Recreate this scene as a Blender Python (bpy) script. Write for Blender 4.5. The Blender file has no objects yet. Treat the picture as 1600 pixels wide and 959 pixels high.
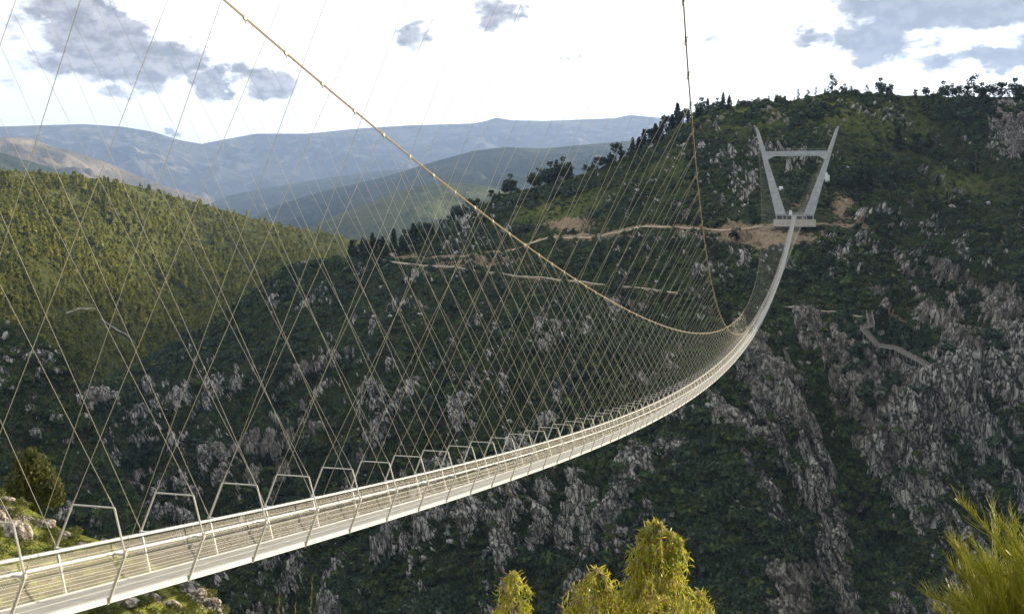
import bpy, math, random
import numpy as np
from mathutils import Vector, Matrix
random.seed(7); rng=np.random.default_rng(7)
sc=bpy.context.scene; COL=sc.collection
pi=math.pi
# ------------------------------------------------------------------ camera (solved from the bridge's 4 m modules)
CAM=np.array([-32.657,-18.711,-9.783]); YAW,PIT,ROL,F=.2638,-.0602,.0093,1878.4
def _axes():
    cy,sy,cp,sp=math.cos(YAW),math.sin(YAW),math.cos(PIT),math.sin(PIT)
    f=np.array([cy*cp,sy*cp,sp]); r=np.array([sy,-cy,0.]); u=np.cross(r,f)
    c,s=math.cos(ROL),math.sin(ROL)
    return f,c*r+s*u,-s*r+c*u
FW,RT,UP=_axes()
def ray(px,py):
    px=np.asarray(px,float); py=np.asarray(py,float)
    d=FW+((px-800)/F)[...,None]*RT-((py-479.5)/F)[...,None]*UP
    return d/np.hypot(d[...,0],d[...,1])[...,None]          # unit horizontal length
def at(px,py,rg):                                            # a bearing and a horizontal range -> a place
    return CAM+ray(px,py)*np.asarray(rg,float)[...,None]
def topx(P):
    d=np.atleast_2d(P)-CAM; z=d@FW
    return np.stack([800+F*(d@RT)/z,479.5-F*(d@UP)/z],1)
# ------------------------------------------------------------------ helpers
def tag(o,label=None,cat=None,group=None,kind=None):
    if label: o['label']=label
    if cat: o['category']=cat
    if group: o['group']=group
    if kind: o['kind']=kind
    return o
def mesh_np(name,V,Fc,mat=None,smooth=False,attrs=None,uv=None,matidx=None):
    V=np.asarray(V,np.float32); me=bpy.data.meshes.new(name)
    if isinstance(Fc,np.ndarray):
        n,k=Fc.shape; me.vertices.add(len(V)); me.vertices.foreach_set('co',V.ravel())
        me.loops.add(n*k); me.loops.foreach_set('vertex_index',Fc.astype(np.int32).ravel())
        me.polygons.add(n); me.polygons.foreach_set('loop_start',np.arange(0,n*k,k,dtype=np.int32))
        me.update(calc_edges=True)
    else:
        me.from_pydata([tuple(v) for v in V.tolist()],[],Fc)
    if smooth: me.polygons.foreach_set('use_smooth',np.ones(len(me.polygons),bool))
    if attrs:
        for k,a in attrs.items():
            at_=me.attributes.new(k,'FLOAT','POINT'); at_.data.foreach_set('value',np.asarray(a,np.float32))
    if uv is not None:
        l=me.uv_layers.new(name='UVMap'); l.data.foreach_set('uv',np.asarray(uv,np.float32).ravel())
    for m in (mat if isinstance(mat,(list,tuple)) else [mat]):
        if m: me.materials.append(m)
    if matidx is not None: me.polygons.foreach_set('material_index',np.asarray(matidx,np.int32))
    me.update(); return me
def link(name,me,parent=None,loc=None):
    o=bpy.data.objects.new(name,me); COL.objects.link(o)
    if parent: o.parent=parent
    if loc is not None: o.location=loc
    return o
def empty(name,loc,rz=0):
    o=bpy.data.objects.new(name,None); COL.objects.link(o); o.location=loc; o.rotation_euler=(0,0,rz); o.empty_display_size=.5
    return o
class MB:
    """collects boxes, bars and tubes into one mesh"""
    def __init__(s): s.v=[]; s.f=[]
    def add(s,V,Fc):
        b=len(s.v); s.v+= [tuple(map(float,p)) for p in V]; s.f+=[[b+i for i in q] for q in Fc]
    def box(s,c,d,R=None):
        c=np.array(c,float); h=np.array(d,float)/2
        P=[np.array([x,y,z])*h for x in(-1,1) for y in(-1,1) for z in(-1,1)]
        if R is not None: P=[R@p for p in P]
        s.add([c+p for p in P],[(0,1,3,2),(4,6,7,5),(0,4,5,1),(2,3,7,6),(0,2,6,4),(1,5,7,3)])
    def bar(s,a,b,w,h=None,up=(0,0,1)):
        a=np.array(a,float);b=np.array(b,float);d=b-a;L=np.linalg.norm(d);d/=L;h=h or w
        u=np.array(up,float); x=np.cross(d,u)
        if np.linalg.norm(x)<1e-3: x=np.cross(d,(1,0,0))
        x/=np.linalg.norm(x);y=np.cross(x,d)
        s.box((a+b)/2,(L,w,h),np.stack([d,x,y],1))
    def tube(s,P,r,n=6,cap=True):
        P=np.array(P,float); m=len(P); r=np.broadcast_to(r,(m,)); b=len(s.v)
        T=np.gradient(P,axis=0); T/=np.linalg.norm(T,axis=1)[:,None]+1e-12
        ref=np.array([0,0,1.]) if abs(T[0][2])<.9 else np.array([1.,0,0])
        for i in range(m):
            x=np.cross(T[i],ref); x/=np.linalg.norm(x); y=np.cross(x,T[i]); ref=y if abs(y@T[i])<.5 else ref
            for k in range(n):
                a=2*pi*k/n; s.v.append(tuple(P[i]+r[i]*(math.cos(a)*x+math.sin(a)*y)))
        for i in range(m-1):
            for k in range(n): s.f.append([b+i*n+k,b+i*n+(k+1)%n,b+(i+1)*n+(k+1)%n,b+(i+1)*n+k])
        if cap: s.f.append([b+k for k in range(n)][::-1]); s.f.append([b+(m-1)*n+k for k in range(n)])
    def mesh(s,name,mat,smooth=False):
        return mesh_np(name,np.array(s.v),s.f,mat,smooth)
    def build(s,name,mat,parent=None,smooth=False,loc=None):
        return link(name,s.mesh(name,mat,smooth),parent,loc)
# ------------------------------------------------------------------ numpy noise
_perm=rng.permutation(4096)
def _h(i,j,k): return _perm[(_perm[(_perm[i&4095]+j)&4095]+k)&4095]
_g=rng.normal(size=(4096,3)); _g/=np.linalg.norm(_g,axis=1)[:,None]
_rp=rng.random((4096,3))
def perlin(P):
    P=np.asarray(P,float); I=np.floor(P).astype(np.int64); f=P-I; w=f*f*f*(f*(f*6-15)+10); out=0
    for a in(0,1):
        for b in(0,1):
            for c in(0,1):
                g=_g[_h(I[:,0]+a,I[:,1]+b,I[:,2]+c)]
                d=((f-[a,b,c])*g).sum(1)
                out=out+d*(w[:,0] if a else 1-w[:,0])*(w[:,1] if b else 1-w[:,1])*(w[:,2] if c else 1-w[:,2])
    return out*1.6
def fbm(P,o=4,g=.5):
    s=0;a=1;t=0
    for i in range(o): s=s+a*perlin(np.asarray(P)*2**i+i*17.3); t+=a;a*=g
    return s/t
def ridged(P,o=3):
    s=0;a=1;t=0
    for i in range(o): s=s+a*(1-np.abs(perlin(np.asarray(P)*2**i+i*9.1))*2); t+=a;a*=.5
    return s/t
def voro(P):
    P=np.asarray(P,float);I=np.floor(P).astype(np.int64);f1=np.full(len(P),9.);f2=f1.copy(); cid=np.zeros(len(P))
    for a in(-1,0,1):
        for b in(-1,0,1):
            for c in(-1,0,1):
                h=_h(I[:,0]+a,I[:,1]+b,I[:,2]+c); q=I+[a,b,c]+_rp[h]-P; d=np.sqrt((q*q).sum(1))
                m=d<f1; f2=np.where(m,f1,np.minimum(f2,d)); cid=np.where(m,h/4096,cid); f1=np.where(m,d,f1)
    return f1,f2,cid
def sstep(a,b,x): t=np.clip((x-a)/(b-a),0,1); return t*t*(3-2*t)
def tps(C):
    """thin plate spline through (px,py,value) controls"""
    C=np.array(C,float); X=C[:,:2]/400; n=len(X)
    def U(r2): return np.where(r2>1e-12,.5*r2*np.log(r2+1e-12),0)
    K=U(((X[:,None]-X[None])**2).sum(2))+np.eye(n)*.02
    P=np.c_[np.ones(n),X]; A=np.block([[K,P],[P.T,np.zeros((3,3))]]); w=np.linalg.solve(A,np.r_[C[:,2],0,0,0])
    def f(x,y):
        Q=np.stack([np.ravel(x),np.ravel(y)],1)/400; out=np.zeros(len(Q))
        for i in range(n): out+=w[i]*U(((Q-X[i])**2).sum(1))
        return (out+w[n]+Q@w[n+1:]).reshape(np.shape(x))
    return f
# ------------------------------------------------------------------ node helpers
def newmat(name):
    m=bpy.data.materials.new(name); m.use_nodes=True; nt=m.node_tree; nt.nodes.clear()
    return m,nt
class NT:
    def __init__(s,nt): s.nt=nt
    def n(s,t,**k):
        x=s.nt.nodes.new(t)
        for a,b in k.items(): setattr(x,a,b)
        return x
    def l(s,a,b): s.nt.links.new(a,b)
    def val(s,sock,v):
        if hasattr(v,'is_output'): s.l(v,sock)
        else:
            try: sock.default_value=v
            except Exception: sock.default_value=tuple(v)
    def math(s,op,a,b=None,c=None,clamp=False):
        x=s.n('ShaderNodeMath',operation=op,use_clamp=clamp); s.val(x.inputs[0],a)
        if b is not None: s.val(x.inputs[1],b)
        if c is not None: s.val(x.inputs[2],c)
        return x.outputs[0]
    def mix(s,f,a,b):
        x=s.n('ShaderNodeMix',data_type='RGBA'); s.val(x.inputs[0],f)
        s.val(x.inputs[6],a if hasattr(a,'is_output') else (*a,1)); s.val(x.inputs[7],b if hasattr(b,'is_output') else (*b,1)); return x.outputs[2]
    def noise(s,vec,scale,detail=4,rough=.55,dist=0):
        x=s.n('ShaderNodeTexNoise'); s.val(x.inputs['Scale'],scale);s.val(x.inputs['Detail'],detail);s.val(x.inputs['Roughness'],rough);s.val(x.inputs['Distortion'],dist)
        if vec is not None: s.l(vec,x.inputs['Vector'])
        return x.outputs['Fac']
    def ss(s,x,a,b):
        m=s.n('ShaderNodeMapRange',interpolation_type='SMOOTHSTEP'); s.val(m.inputs[0],x); s.val(m.inputs[1],a); s.val(m.inputs[2],b); return m.outputs[0]
    def attr(s,name): return s.n('ShaderNodeAttribute',attribute_name=name).outputs['Fac']
    def scale(s,vec,v):
        m=s.n('ShaderNodeVectorMath',operation='MULTIPLY'); s.l(vec,m.inputs[0]); m.inputs[1].default_value=v; return m.outputs[0]
    def out(s,sh): o=s.n('ShaderNodeOutputMaterial'); s.l(sh,o.inputs[0])
    def bsdf(s,col,rough=.8,metal=0,normal=None,spec=.3):
        b=s.n('ShaderNodeBsdfPrincipled'); s.val(b.inputs['Base Color'],col if hasattr(col,'is_output') else (*col,1)); s.val(b.inputs['Roughness'],rough); s.val(b.inputs['Metallic'],metal)
        b.inputs['Specular IOR Level'].default_value=spec
        if normal is not None: s.l(normal,b.inputs['Normal'])
        return b.outputs[0]
    def bump(s,h,dist,strength=1):
        b=s.n('ShaderNodeBump'); s.l(h,b.inputs['Height']); b.inputs['Distance'].default_value=dist; b.inputs['Strength'].default_value=strength; return b.outputs[0]
def objpos(N): return N.n('ShaderNodeTexCoord').outputs['Object']
def geopos(N): return N.n('ShaderNodeNewGeometry').outputs['Position']

def mat_plain(name,c1,c2,scale=3,rough=.6,metal=0,bump=0,spec=.4,mn=.35,mx=.65):
    m,nt=newmat(name); N=NT(nt); p=objpos(N); n=N.noise(p,scale,5,.6)
    col=N.mix(N.ss(n,mn,mx),c1,c2)
    N.out(N.bsdf(col,rough,metal,N.bump(n,bump) if bump else None,spec)); return m
def mat_formwork():
    m,nt=newmat('board_marked_concrete'); N=NT(nt); p=objpos(N); sx=N.n('ShaderNodeSeparateXYZ'); N.l(p,sx.inputs[0])
    z=N.math('FRACT',N.math('MULTIPLY',sx.outputs[2],1/2.4)); li=N.math('LESS_THAN',z,.05)
    n=N.noise(N.scale(p,(1,1,.15)),1.3,5,.65); n2=N.noise(p,.5,4,.6)
    c=N.mix(N.ss(n2,.3,.7),(.36,.375,.39),(.50,.51,.52)); c=N.mix(N.math('MULTIPLY',N.ss(n,.5,.75),.6),c,(.24,.24,.235)); c=N.mix(N.math('MULTIPLY',li,.6),c,(.2,.2,.2))
    N.out(N.bsdf(c,.85)); return m
def mat_leaf(name,cols,trans=.35,rough=.6,scale=1.,back=None):
    """foliage: hue varies per instance and per clump"""
    m,nt=newmat(name); N=NT(nt)
    oi=N.n('ShaderNodeObjectInfo').outputs['Random']; p=objpos(N)
    g=N.n('ShaderNodeNewGeometry'); rnd=g.outputs['Random Per Island']
    a=N.mix(oi,cols[0],cols[1]); b=N.mix(N.ss(rnd,.1,.95),a,cols[2])
    c=N.mix(N.ss(N.noise(p,scale,2),.45,.7),b,cols[3])
    d=N.bsdf(c,rough,0,None,.25)
    t=N.n('ShaderNodeBsdfTranslucent'); tc=N.mix(.35,c,back or cols[3]); N.l(tc,t.inputs[0])
    x=N.n('ShaderNodeMixShader'); x.inputs[0].default_value=trans; N.l(d,x.inputs[1]); N.l(t.outputs[0],x.inputs[2])
    N.out(x.outputs[0]); return m
# rock / scrub hillside, driven by the modelled outcrop masks
def mat_hill(name,veg=((.014,.028,.009),(.040,.066,.016),(.085,.066,.038)),rock=((.36,.345,.31),(.76,.73,.65)),dirt=((.34,.245,.145),(.50,.38,.25)),sc_=1.,grassy=0):
    m,nt=newmat(name); N=NT(nt); p=geopos(N)
    rk=N.attr('rock'); dt=N.attr('dirt'); gr=N.attr('grass')
    n1=N.noise(p,.045*sc_,2,.6); n2=N.noise(p,.30*sc_,4,.62); n3=N.noise(p,1.5*sc_,3,.65)
    n0=N.noise(p,.013*sc_,1,.5)
    v=N.mix(N.ss(n1,.38,.6),veg[0],veg[1]); v=N.mix(N.ss(n2,.5,.66),v,veg[2]); v=N.mix(N.ss(n3,.55,.7),v,(.014,.018,.008))
    v=N.mix(N.math('MULTIPLY',gr,N.ss(n2,.28,.55)),v,(.21,.23,.045))
    def cracks(sc,w,zs):
        vo=N.n('ShaderNodeTexVoronoi',feature='DISTANCE_TO_EDGE'); vo.inputs['Scale'].default_value=sc*sc_
        st=N.n('ShaderNodeVectorMath',operation='MULTIPLY'); N.l(p,st.inputs[0]); st.inputs[1].default_value=(1,1,zs)
        wa=N.n('ShaderNodeTexNoise'); wa.inputs['Scale'].default_value=sc*1.9*sc_; wa.inputs['Detail'].default_value=2; N.l(st.outputs[0],wa.inputs['Vector'])
        ad=N.n('ShaderNodeVectorMath',operation='MULTIPLY_ADD'); N.l(wa.outputs['Color'],ad.inputs[0]); ad.inputs[1].default_value=(.7/sc/sc_,)*3; N.l(st.outputs[0],ad.inputs[2])
        N.l(ad.outputs[0],vo.inputs['Vector']); return N.ss(vo.outputs['Distance'],.0,w)
    crack=N.math('MULTIPLY',cracks(.42,.13,.4),cracks(.14,.07,.35))
    stn=N.scale(p,(1,1,.25)); ns=N.noise(stn,.55*sc_,3,.65)
    r=N.mix(N.ss(ns,.36,.62),rock[0],rock[1]); r=N.mix(N.math('MULTIPLY',N.ss(n3,.57,.68),.8),r,(.10,.095,.08)); r=N.mix(N.math('MULTIPLY',N.ss(n2,.58,.68),.6),r,(.12,.11,.085))
    r=N.mix(N.math('MULTIPLY',N.math('SUBTRACT',1,crack),.9),r,(.02,.02,.015))
    r=N.mix(N.math('MULTIPLY',N.ss(n0,.52,.62),.45),r,(.26,.22,.17)); r=N.mix(N.math('MULTIPLY',N.ss(n1,.44,.36),.25),r,(.22,.22,.215))
    e=N.math('ADD',rk,N.math('MULTIPLY',N.math('SUBTRACT',n2,.5),1.4)); e=N.math('ADD',e,N.math('MULTIPLY',N.math('SUBTRACT',n3,.5),1.3)); e=N.math('ADD',e,N.math('MULTIPLY',N.math('SUBTRACT',ns,.5),1.2))
    c=N.mix(N.ss(e,.44,.54),v,r)
    d=N.mix(N.ss(n3,.4,.65),dirt[0],dirt[1]); d=N.mix(N.ss(n2,.55,.7),d,(.12,.085,.05)); de=N.math('ADD',dt,N.math('MULTIPLY',N.math('SUBTRACT',n2,.5),2.0)); de=N.math('ADD',de,N.math('MULTIPLY',N.math('SUBTRACT',n3,.5),1.3))
    c=N.mix(N.ss(de,.42,.56),c,d)
    h=N.math('ADD',N.math('MULTIPLY',crack,.6),n3)
    N.out(N.bsdf(c,.95,0,N.bump(h,1.6/sc_,1),.1)); return m
def mat_farhill(name,c1,c2,c3,s=.002):
    m,nt=newmat(name); N=NT(nt); p=geopos(N); n=N.noise(p,s,6,.6); n2=N.noise(p,s*6,5,.65)
    c=N.mix(N.ss(n,.42,.58),c1,c2); c=N.mix(N.ss(n2,.52,.66),c,c3); c=N.mix(N.attr('dirt'),c,(.24,.20,.14))
    N.out(N.bsdf(c,.95,0,N.bump(n2,25),.1)); return m

M_steel=mat_plain('painted_white_steel',(.50,.51,.50),(.60,.60,.59),2,.42,.0,0,.5)
M_post=mat_plain('painted_posts',(.42,.40,.36),(.50,.48,.43),3,.5,.1,0,.4)
M_clamp=mat_plain('clamp_steel',(.22,.19,.14),(.34,.30,.23),9,.5,.3)
M_galv=mat_plain('galvanised_steel',(.50,.49,.46),(.62,.60,.56),9,.45,.35,0,.5)
M_rope=mat_plain('steel_rope',(.46,.42,.32),(.62,.56,.44),30,.5,.3,0,.5)
M_cable=mat_plain('main_cable_steel',(.09,.07,.035),(.22,.17,.09),14,.5,.35,0,.5)
M_conc=mat_formwork()
M_concw=mat_plain('weathered_concrete',(.42,.39,.33),(.55,.52,.46),.9,.85,0,.03,.2)
M_dark=mat_plain('dark_opening',(.02,.022,.025),(.05,.05,.055),1,.35)
M_white=mat_plain('white_board',(.72,.72,.72),(.8,.8,.8),1,.5)
M_wood=mat_plain('weathered_wood',(.20,.18,.16),(.36,.33,.29),4,.9)
M_bark=mat_plain('bark',(.07,.05,.035),(.16,.125,.09),6,.9)
M_bark2=mat_plain('pale_bark',(.22,.17,.12),(.40,.33,.25),12,.8)
M_person=mat_plain('dark_cloth',(.03,.04,.06),(.07,.07,.09),4,.9)
M_turb=mat_plain('turbine_white',(.7,.7,.7),(.8,.8,.8),1,.5)
# floor grating (fine cross bars along the walkway)
def mat_grating():
    m,nt=newmat('steel_grating'); N=NT(nt); uv=N.n('ShaderNodeTexCoord').outputs['UV']
    sx=N.n('ShaderNodeSeparateXYZ'); N.l(uv,sx.inputs[0])
    a=N.math('FRACT',N.math('MULTIPLY',sx.outputs[0],1/.25)); b=N.math('FRACT',N.math('MULTIPLY',sx.outputs[1],1/.21))
    la=N.math('LESS_THAN',a,.10); lb=N.math('LESS_THAN',b,.07)
    n=N.noise(N.scale(uv,(.7,3,1)),1.5,5,.6)
    c=N.mix(N.ss(n,.35,.7),(.23,.23,.21),(.34,.335,.31)); c=N.mix(N.math('MULTIPLY',la,.25),c,(.3,.27,.2)); c=N.mix(N.math('MULTIPLY',lb,.45),c,(.3,.27,.2))
    N.out(N.bsdf(c,.6,.1)); return m
def mat_net():
    m,nt=newmat('wire_net'); N=NT(nt); uv=N.n('ShaderNodeTexCoord').outputs['UV']
    sx=N.n('ShaderNodeSeparateXYZ'); N.l(uv,sx.inputs[0]); P=.065
    u=N.math('MULTIPLY',sx.outputs[0],1/P/1.5); v=N.math('MULTIPLY',sx.outputs[1],1/P)
    a=N.math('FRACT',N.math('ADD',u,v)); b=N.math('FRACT',N.math('SUBTRACT',u,v))
    w=N.math('MAXIMUM',N.math('LESS_THAN',a,.085),N.math('LESS_THAN',b,.085))
    t=N.n('ShaderNodeBsdfTransparent'); x=N.n('ShaderNodeMixShader'); N.l(w,x.inputs[0]); N.l(t.outputs[0],x.inputs[1]); N.l(N.bsdf((.36,.345,.31),.5,.3),x.inputs[2])
    N.out(x.outputs[0]); return m
M_grate=mat_grating(); M_net=mat_net()
M_hill=mat_hill('hillside_rock_and_scrub')
M_near=mat_hill('near_slope_rock_and_scrub',veg=((.06,.07,.018),(.10,.12,.025),(.12,.09,.045)),rock=((.30,.27,.23),(.50,.46,.40)),sc_=5)
M_forestfloor=mat_hill('forest_floor',veg=((.018,.03,.012),(.04,.055,.018),(.08,.065,.035)))
M_bush=mat_leaf('scrub_foliage',((.016,.040,.012),(.075,.13,.026),(.032,.064,.017),(.12,.125,.035)),.2)
M_bush2=mat_leaf('oak_foliage',((.014,.032,.016),(.040,.072,.026),(.022,.044,.02),(.055,.085,.034)),.2)
M_pine=mat_leaf('pine_foliage',((.018,.032,.012),(.030,.048,.016),(.022,.036,.014),(.05,.06,.02)),.25)
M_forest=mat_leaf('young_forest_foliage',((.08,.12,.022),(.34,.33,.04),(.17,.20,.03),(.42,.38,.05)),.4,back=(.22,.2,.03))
M_nearbush=mat_leaf('near_shrub_foliage',((.05,.07,.015),(.10,.12,.022),(.07,.09,.02),(.15,.15,.03)),.4)
M_neartree=mat_leaf('oak_near_foliage',((.06,.075,.014),(.08,.09,.018),(.05,.065,.014),(.13,.12,.022)),.4,scale=.8)
M_euc=mat_leaf('eucalyptus_leaves',((.34,.38,.04),(.46,.46,.05),(.56,.50,.05),(.22,.30,.04)),.5,.35,1.6,back=(.6,.56,.05))
M_euc2=mat_leaf('eucalyptus_dry_leaves',((.36,.22,.07),(.28,.16,.05),(.42,.30,.12),(.22,.12,.04)),.4,.4,1.6)
M_broom=mat_leaf('broom_stems',((.34,.36,.04),(.42,.42,.05),(.50,.45,.07),(.22,.27,.04)),.4,.45,3,back=(.4,.4,.05))
M_grassm=mat_leaf('dry_grass',((.3,.3,.06),(.35,.32,.1),(.3,.28,.08),(.25,.25,.05)),.4)
# ------------------------------------------------------------------ light
SAZ=math.atan2(-.73,.68); SEL=math.radians(12.5)     # towards the sun: ahead and to the right, low
S_DIR=np.array([math.cos(SEL)*math.cos(SAZ),math.cos(SEL)*math.sin(SAZ),math.sin(SEL)])
sun=bpy.data.lights.new('sun','SUN'); sun.energy=5.0; sun.angle=math.radians(.6); sun.color=(1,.84,.60)
so=bpy.data.objects.new('sun',sun); COL.objects.link(so); so.rotation_euler=Vector(S_DIR).to_track_quat('Z','Y').to_euler()
w=bpy.data.worlds.new('World'); sc.world=w; w.use_nodes=True; nt=w.node_tree; nt.nodes.clear(); N=NT(nt)
sky=N.n('ShaderNodeTexSky',sky_type='NISHITA',sun_disc=False); sky.sun_elevation=SEL; sky.sun_rotation=math.atan2(S_DIR[0],S_DIR[1]); sky.altitude=300
sky.air_density=1.2; sky.dust_density=2
D=N.n('ShaderNodeTexCoord').outputs['Generated']; sx=N.n('ShaderNodeSeparateXYZ'); N.l(D,sx.inputs[0])
azn=N.math('ARCTAN2',sx.outputs[1],sx.outputs[0]); eln=N.math('ARCSINE',sx.outputs[2])
ae=N.n('ShaderNodeCombineXYZ'); N.l(azn,ae.inputs[0]); N.l(eln,ae.inputs[1])
wn=N.n('ShaderNodeTexNoise'); wn.inputs['Scale'].default_value=26; wn.inputs['Detail'].default_value=8; wn.inputs['Roughness'].default_value=.62; N.l(N.scale(ae.outputs[0],(1,1.7,1)),wn.inputs['Vector'])
wa=N.n('ShaderNodeVectorMath',operation='SUBTRACT'); N.l(wn.outputs['Color'],wa.inputs[0]); wa.inputs[1].default_value=(.5,.5,.5)
wb=N.n('ShaderNodeVectorMath',operation='MULTIPLY_ADD'); N.l(wa.outputs[0],wb.inputs[0]); wb.inputs[1].default_value=(.075,.04,0); N.l(ae.outputs[0],wb.inputs[2])
def azel(px,py):
    d=ray(px,py); return math.atan2(d[1],d[0]),math.atan(d[2])
BL=[(115,18,70,34,.9),(155,72,95,48,1.1),(235,98,85,32,1.05),(300,112,40,12,.6),(30,22,40,22,.35),(170,140,34,8,.5),(335,125,32,22,.9),(392,115,34,15,.7),(428,135,40,26,.75),(268,85,26,12,.7),
    (640,50,45,22,.6),(772,18,42,26,.7),(596,36,20,9,.3),(893,86,26,8,.35),(1265,66,38,14,.7),(1365,62,70,32,.9),(1355,88,32,16,.6),(1420,70,45,20,.45),
    (1520,8,200,40,1.1),(1400,8,90,22,.8),(1560,92,130,18,.8),(1500,100,70,10,.45),(15,52,36,16,.3),(285,213,14,6,.55),(10,125,22,22,.2),(1100,60,30,16,.2),(1640,70,90,30,.5)]
tot=None
for (px,py,a,b,k) in BL:
    c=azel(px,py); v=N.n('ShaderNodeVectorMath',operation='SUBTRACT'); N.l(wb.outputs[0],v.inputs[0]); v.inputs[1].default_value=(c[0],c[1],0)
    s2=N.scale(v.outputs[0],(F/a/1.15,F/b/1.15,0)); ln=N.n('ShaderNodeVectorMath',operation='LENGTH'); N.l(s2,ln.inputs[0])
    mk=N.math('MULTIPLY',N.math('SUBTRACT',1,N.ss(ln.outputs[1],.25,1.35)),k*1.2+.12)
    tot=mk if tot is None else N.math('MAXIMUM',tot,mk)
fine=N.noise(N.scale(ae.outputs[0],(1,1.8,1)),38,7,.6,.3)
cl=N.ss(N.math('ADD',tot,N.math('MULTIPLY',N.math('SUBTRACT',fine,.5),2.0)),.22,.90)
cl=N.math('MULTIPLY',cl,N.ss(tot,.0,.12))
cl=N.math('MULTIPLY',cl,1.0)
cl=N.math('MULTIPLY',cl,1.0,clamp=True)
# bright cloud deck ahead, thinner blue low down on the left
big=N.noise(N.scale(ae.outputs[0],(1,2.4,1)),2.1,6,.55)
front=N.math('ADD',N.math('MULTIPLY',N.ss(N.math('ABSOLUTE',azn),1.9,.7),.2),.8)
cover=N.math('ADD',N.math('MULTIPLY',front,.85),N.math('MULTIPLY',N.ss(big,.45,.6),.5),clamp=True)
WH=10.0
white=N.mix(N.ss(N.noise(N.scale(ae.outputs[0],(1,3,1)),6,6,.6),.35,.6),(WH*.95,WH*.96,WH*.98),(WH*1.06,WH*1.05,WH*1.03))
low=N.math('MULTIPLY',N.ss(eln,.17,.105),N.ss(azn,.38,.6))
white=N.mix(N.math('MULTIPLY',low,.6),white,(5.8,6.1,6.5))
thick=N.mix(N.ss(N.noise(N.scale(ae.outputs[0],(1,1.6,1)),60,5,.6),.38,.62),(1.7,1.65,1.72),(3.6,3.5,3.55))
thick=N.mix(N.math('MULTIPLY',N.ss(azn,.05,-.02),.6),thick,(1.7,1.9,2.4))
hi=N.ss(N.math('MAXIMUM',eln,N.math('SUBTRACT',N.math('ABSOLUTE',azn),.5)),.34,1.0)
white=N.mix(hi,white,(7.2,7.2,7.3))
base=N.mix(cover,sky.outputs[0],white)
N_sky=N.mix(cl,base,thick)
bg=N.n('ShaderNodeBackground'); N.l(N_sky,bg.inputs[0]); bg.inputs[1].default_value=.072
w.cycles.sampling_method='MANUAL'; w.cycles.sample_map_resolution=256
wo=N.n('ShaderNodeOutputWorld'); N.l(bg.outputs[0],wo.inputs[0])
# ------------------------------------------------------------------ terrain sheets
def interp(pts,x):
    p=np.array(pts,float); return np.interp(x,p[:,0],p[:,1])
def region(px,py,L):
    s=np.zeros_like(px)
    for (x,y,rx,ry,a) in L: s=s+a*np.exp(-(((px-x)/rx)**2+((py-y)/ry)**2)*1.2)
    return s
def polydist(px,py,P):
    d=np.full(px.shape,1e9)
    for (a,b) in zip(P[:-1],P[1:]):
        ax,ay=a[:2];bx,by=b[:2]; t=np.clip(((px-ax)*(bx-ax)+(py-ay)*(by-ay))/((bx-ax)**2+(by-ay)**2),0,1)
        d=np.minimum(d,np.hypot(px-ax-t*(bx-ax),(py-ay-t*(by-ay))*1.6))
    return d
def grid_normals(P):
    du=np.gradient(P,axis=1); dv=np.gradient(P,axis=0); n=np.cross(du,dv); n/=np.linalg.norm(n,axis=2)[...,None]+1e-9
    s=np.sign(((CAM-P)*n).sum(2)); return n*s[...,None]
def gfaces(r,c):
    i=np.arange(r-1)[:,None]*c+np.arange(c-1)[None]; return np.stack([i,i+1,i+c+1,i+c],-1).reshape(-1,4)
class Sheet:
    """a hillside: surface between a skyline and a foot, at modelled ranges, carried on over the crest"""
    def __init__(s,sky,foot,ctrl,x0,x1,nc,nr,warp=1.):
        s.x=np.linspace(x0,x1,nc); s.ys=interp(sky,s.x); s.yf=interp(foot,s.x); s.f=tps(ctrl)
        v=np.linspace(0,1,nr)[:,None]**warp
        s.px=np.broadcast_to(s.x,(nr,nc)).copy(); s.py=s.ys+(s.yf-s.ys)*v; s.rg=s.f(s.px,s.py)
        s.P=at(s.px,s.py,s.rg); s.nr,s.nc=nr,nc; s.v=v; s.warp=warp
    def displace(s,d): s.N=grid_normals(s.P); s.P=s.P+s.N*d[...,None]
    def point(s,px,py):
        c=np.interp(px,s.x,np.arange(s.nc)); ci=np.clip(c.astype(int) if hasattr(c,'astype') else int(c),0,s.nc-2)
        ys=np.interp(px,s.x,s.ys); yf=np.interp(px,s.x,s.yf)
        ri=np.clip(np.clip((py-ys)/(yf-ys),0,1)**(1/s.warp)*(s.nr-1),0,s.nr-2); r0=np.floor(ri).astype(int); fr=(ri-r0)[...,None]; fc=(c-ci)[...,None]
        A=s.P
        return (A[r0,ci]*(1-fr)*(1-fc)+A[r0+1,ci]*fr*(1-fc)+A[r0,ci+1]*(1-fr)*fc+A[r0+1,ci+1]*fr*fc)
    def build(s,name,mat,attrs,back=(30,8,12)):
        bd,bz,bn=back; P=s.P; away=P[0]-CAM; away[:,2]=0; away/=np.linalg.norm(away,axis=1)[:,None]
        rows=[]
        for k in range(bn,0,-1):
            q=P[0]+away*(bd*k)-np.array([0,0,1])*(bz*k*(.3+.7*k/bn)); rows.append(q)
        V=np.concatenate([np.array(rows),P],0); r=V.shape[0]
        A={}
        for k,a in attrs.items(): A[k]=np.concatenate([np.repeat(a[:1],bn,0),a],0).ravel()
        me=mesh_np(name,V.reshape(-1,3),gfaces(r,s.nc),mat,True,A); return tag(link(name,me),kind='structure')
SKY_M=[(-200,700),(60,690),(130,612),(200,572),(260,545),(330,505),(390,458),(430,425),(470,410),(540,402),(600,400),(640,388),(680,365),(720,340),(780,306),(850,290),(930,266),(1000,236),(1050,206),(1085,182),(1130,168),(1170,163),(1230,158),(1262,152),(1290,145),(1340,146),(1400,149),(1500,151),(1600,152),(1800,140)]
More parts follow.
